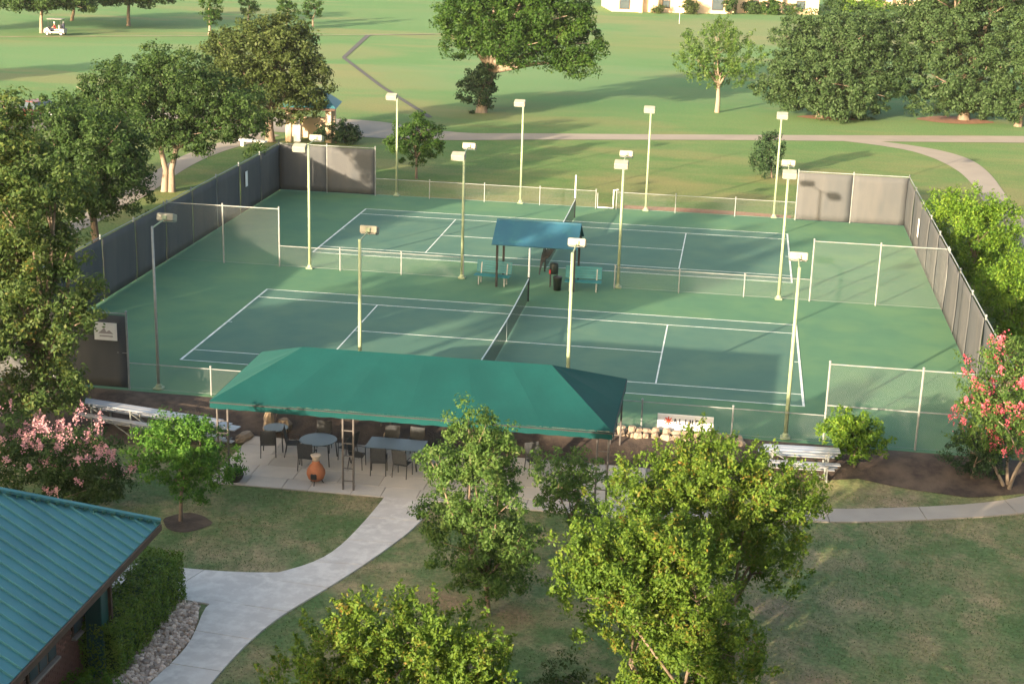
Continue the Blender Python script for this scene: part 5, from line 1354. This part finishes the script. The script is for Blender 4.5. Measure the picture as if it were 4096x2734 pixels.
# trees west of the courts that stand outside the frame and throw the long shade
OFF = [((-24.4, -24.5), 9.5, 2.1), ((-22.6, -37.5), 15.6, 3.2), ((-19.6, -20.8), 5.9, 2.7), ((-33.2, -15.5), 9.5, 3.4), ((-34, -3.0), 9.0, 3.4), ((-38, 9.5), 9.5, 3.6), ((-70, 53), 8.0, 3.8), ((-88, 98), 9, 4)]  # low one added to shade the corner screen, tallest raised to spare the canopy
OFFL = ['shade tree west of the brick house, second from the hotel', 'tallest shade tree, standing behind the brick house towards the hotel', 'low unseen tree added west of the pink crepe myrtle to shade the corner screen', 'shade tree west of the long bleacher', 'shade tree west of the front court', 'shade tree west of the rear court', 'fairway tree throwing a long shadow band across the left fairway', 'fairway tree at the far west of the fairway path']
for i, ((x, y), h, r) in enumerate(OFF):
    rs = np.random.RandomState(500 + i)
    t = thing('shade_tree', OFFL[i], 'tree', (x, y, gz(y)), 0, 'shade trees west of the courts')
    lo_ = .72 if h > 12 else .45
    bl = [(x + rs.uniform(-.6, .6) * r, y + rs.uniform(-.6, .6) * r, h * rs.uniform(lo_, .85), r * rs.uniform(.5, .75), r * rs.uniform(.4, .6)) for _ in range(6)] + [(x, y, h * max(.62, lo_), r * .8, r * .65)]
    make_crown('crown', rs, bl, t, M['lf_oak'], leaf=.34, clump_r=.5, per_m2=1.3, per_clump=30)
    make_trunk(rs, (x, y, gz(y)), bl, t, M['bark'], .22)

# short turf blades on the near lawn, kept off the paving
rs = np.random.RandomState(77)
n = 150000
px = rs.uniform(-9, 22, n); py = -12.4 - (rs.uniform(0, 1, n) ** 1.15) * 22
def inside(poly, x, y):
    r = np.zeros(len(x), bool); j = len(poly) - 1
    for i in range(len(poly)):
        (xi, yi), (xj, yj) = poly[i], poly[j]
        c = ((yi > y) != (yj > y)) & (x < (xj - xi) * (y - yi) / (yj - yi + 1e-12) + xi)
        r ^= c; j = i
    return r
GA = smooth([(-1.30, -15.9), (-1.45, -18.0), (-1.75, -20.2), (-2.3, -21.3), (-3.3, -22.2), (-4.25, -24.0), (-4.0, -25.3), (-3.85, -26.6), (-4.1, -28.2), (-4.4, -31), (-4.5, -36)])
GB = smooth([(.22, -15.9), (.22, -17.7), (-.40, -19.9), (-1.2, -22.2), (-2.1, -24.3), (-2.5, -26.0), (-2.7, -28.0), (-2.8, -31), (-2.8, -36)])
LA = smooth([(6.3, -14.9), (9, -14.4), (12.3, -13.95), (13.8, -13.6), (16.6, -12.7), (18.8, -11.6), (24, -8.5)])
LB = smooth([(6.3, -15.9), (9, -15.4), (12.3, -14.98), (13.7, -14.65), (16.4, -13.8), (18.6, -12.9), (25, -9.6)])
bad = inside(GA + GB[::-1], px, py) | inside(LA + LB[::-1], px, py)
bad |= inside([(-2.5, -21.75), (-3.4, -22.0), (-10, -22.17), (-10, -24.0), (-4.0, -24.1), (-2.6, -24.0)], px, py)
bad |= (px > -7.15) & (px < 6.65) & (py > -16.05)
bad |= (px < -3.85) & (py < -23.9)
bad |= (px < -7.0) & (py > -13.8)
bad |= ((px + 6.6) / .95) ** 2 + ((py + 19.1) / .75) ** 2 < 1
bad |= inside([(8.4, -12.2), (8.5, -12.65), (12.0, -11.75), (13.5, -11.4), (15.0, -11.75), (17, -12.0), (19.5, -11.3), (22, -10.5), (22, -9), (6, -9)], px, py)
clump = np.sin(px * 1.7 + np.sin(py * 1.3) * 1.5) * np.sin(py * 2.1 + 1.2 * np.sin(px * .9)) + rs.normal(size=n) * .5
keep = ~bad & (clump > -.45)
px, py = px[keep], py[keep]; n = len(px)
hgt = rs.uniform(.025, .06, n)
gzv = np.array([gz(v) for v in py])
pos = np.stack([px, py, gzv + hgt * .42], 1)
ax = np.stack([rs.normal(size=n) * .7, rs.normal(size=n) * .7, np.ones(n)], 1)
o = leaves_mesh('turf', pos, rs.normal(size=(n, 3)) * np.array([1, 1, .3]), ax, hgt, hgt * .5, M['lf_turf'], None)
tag(o, 'short worn turf blades on the lawns around the walk', 'grass', kind='stuff')

# ------------------------------------------------------------------ light morning haze
HZ = bpy.data.materials.new('haze'); HZ.use_nodes = True
n_ = HZ.node_tree.nodes; n_.remove(n_['Principled BSDF'])
pv = n_.new('ShaderNodeVolumePrincipled'); pv.inputs['Color'].default_value = (.86, .92, .95, 1); pv.inputs['Density'].default_value = 0.00008
HZ.node_tree.links.new(pv.outputs[0], n_['Material Output'].inputs['Volume'])
mb = MB(); mb.box((0, 175, 13.5), (1010, 970, 30)); tag(mb.build('haze', HZ), kind='stuff')
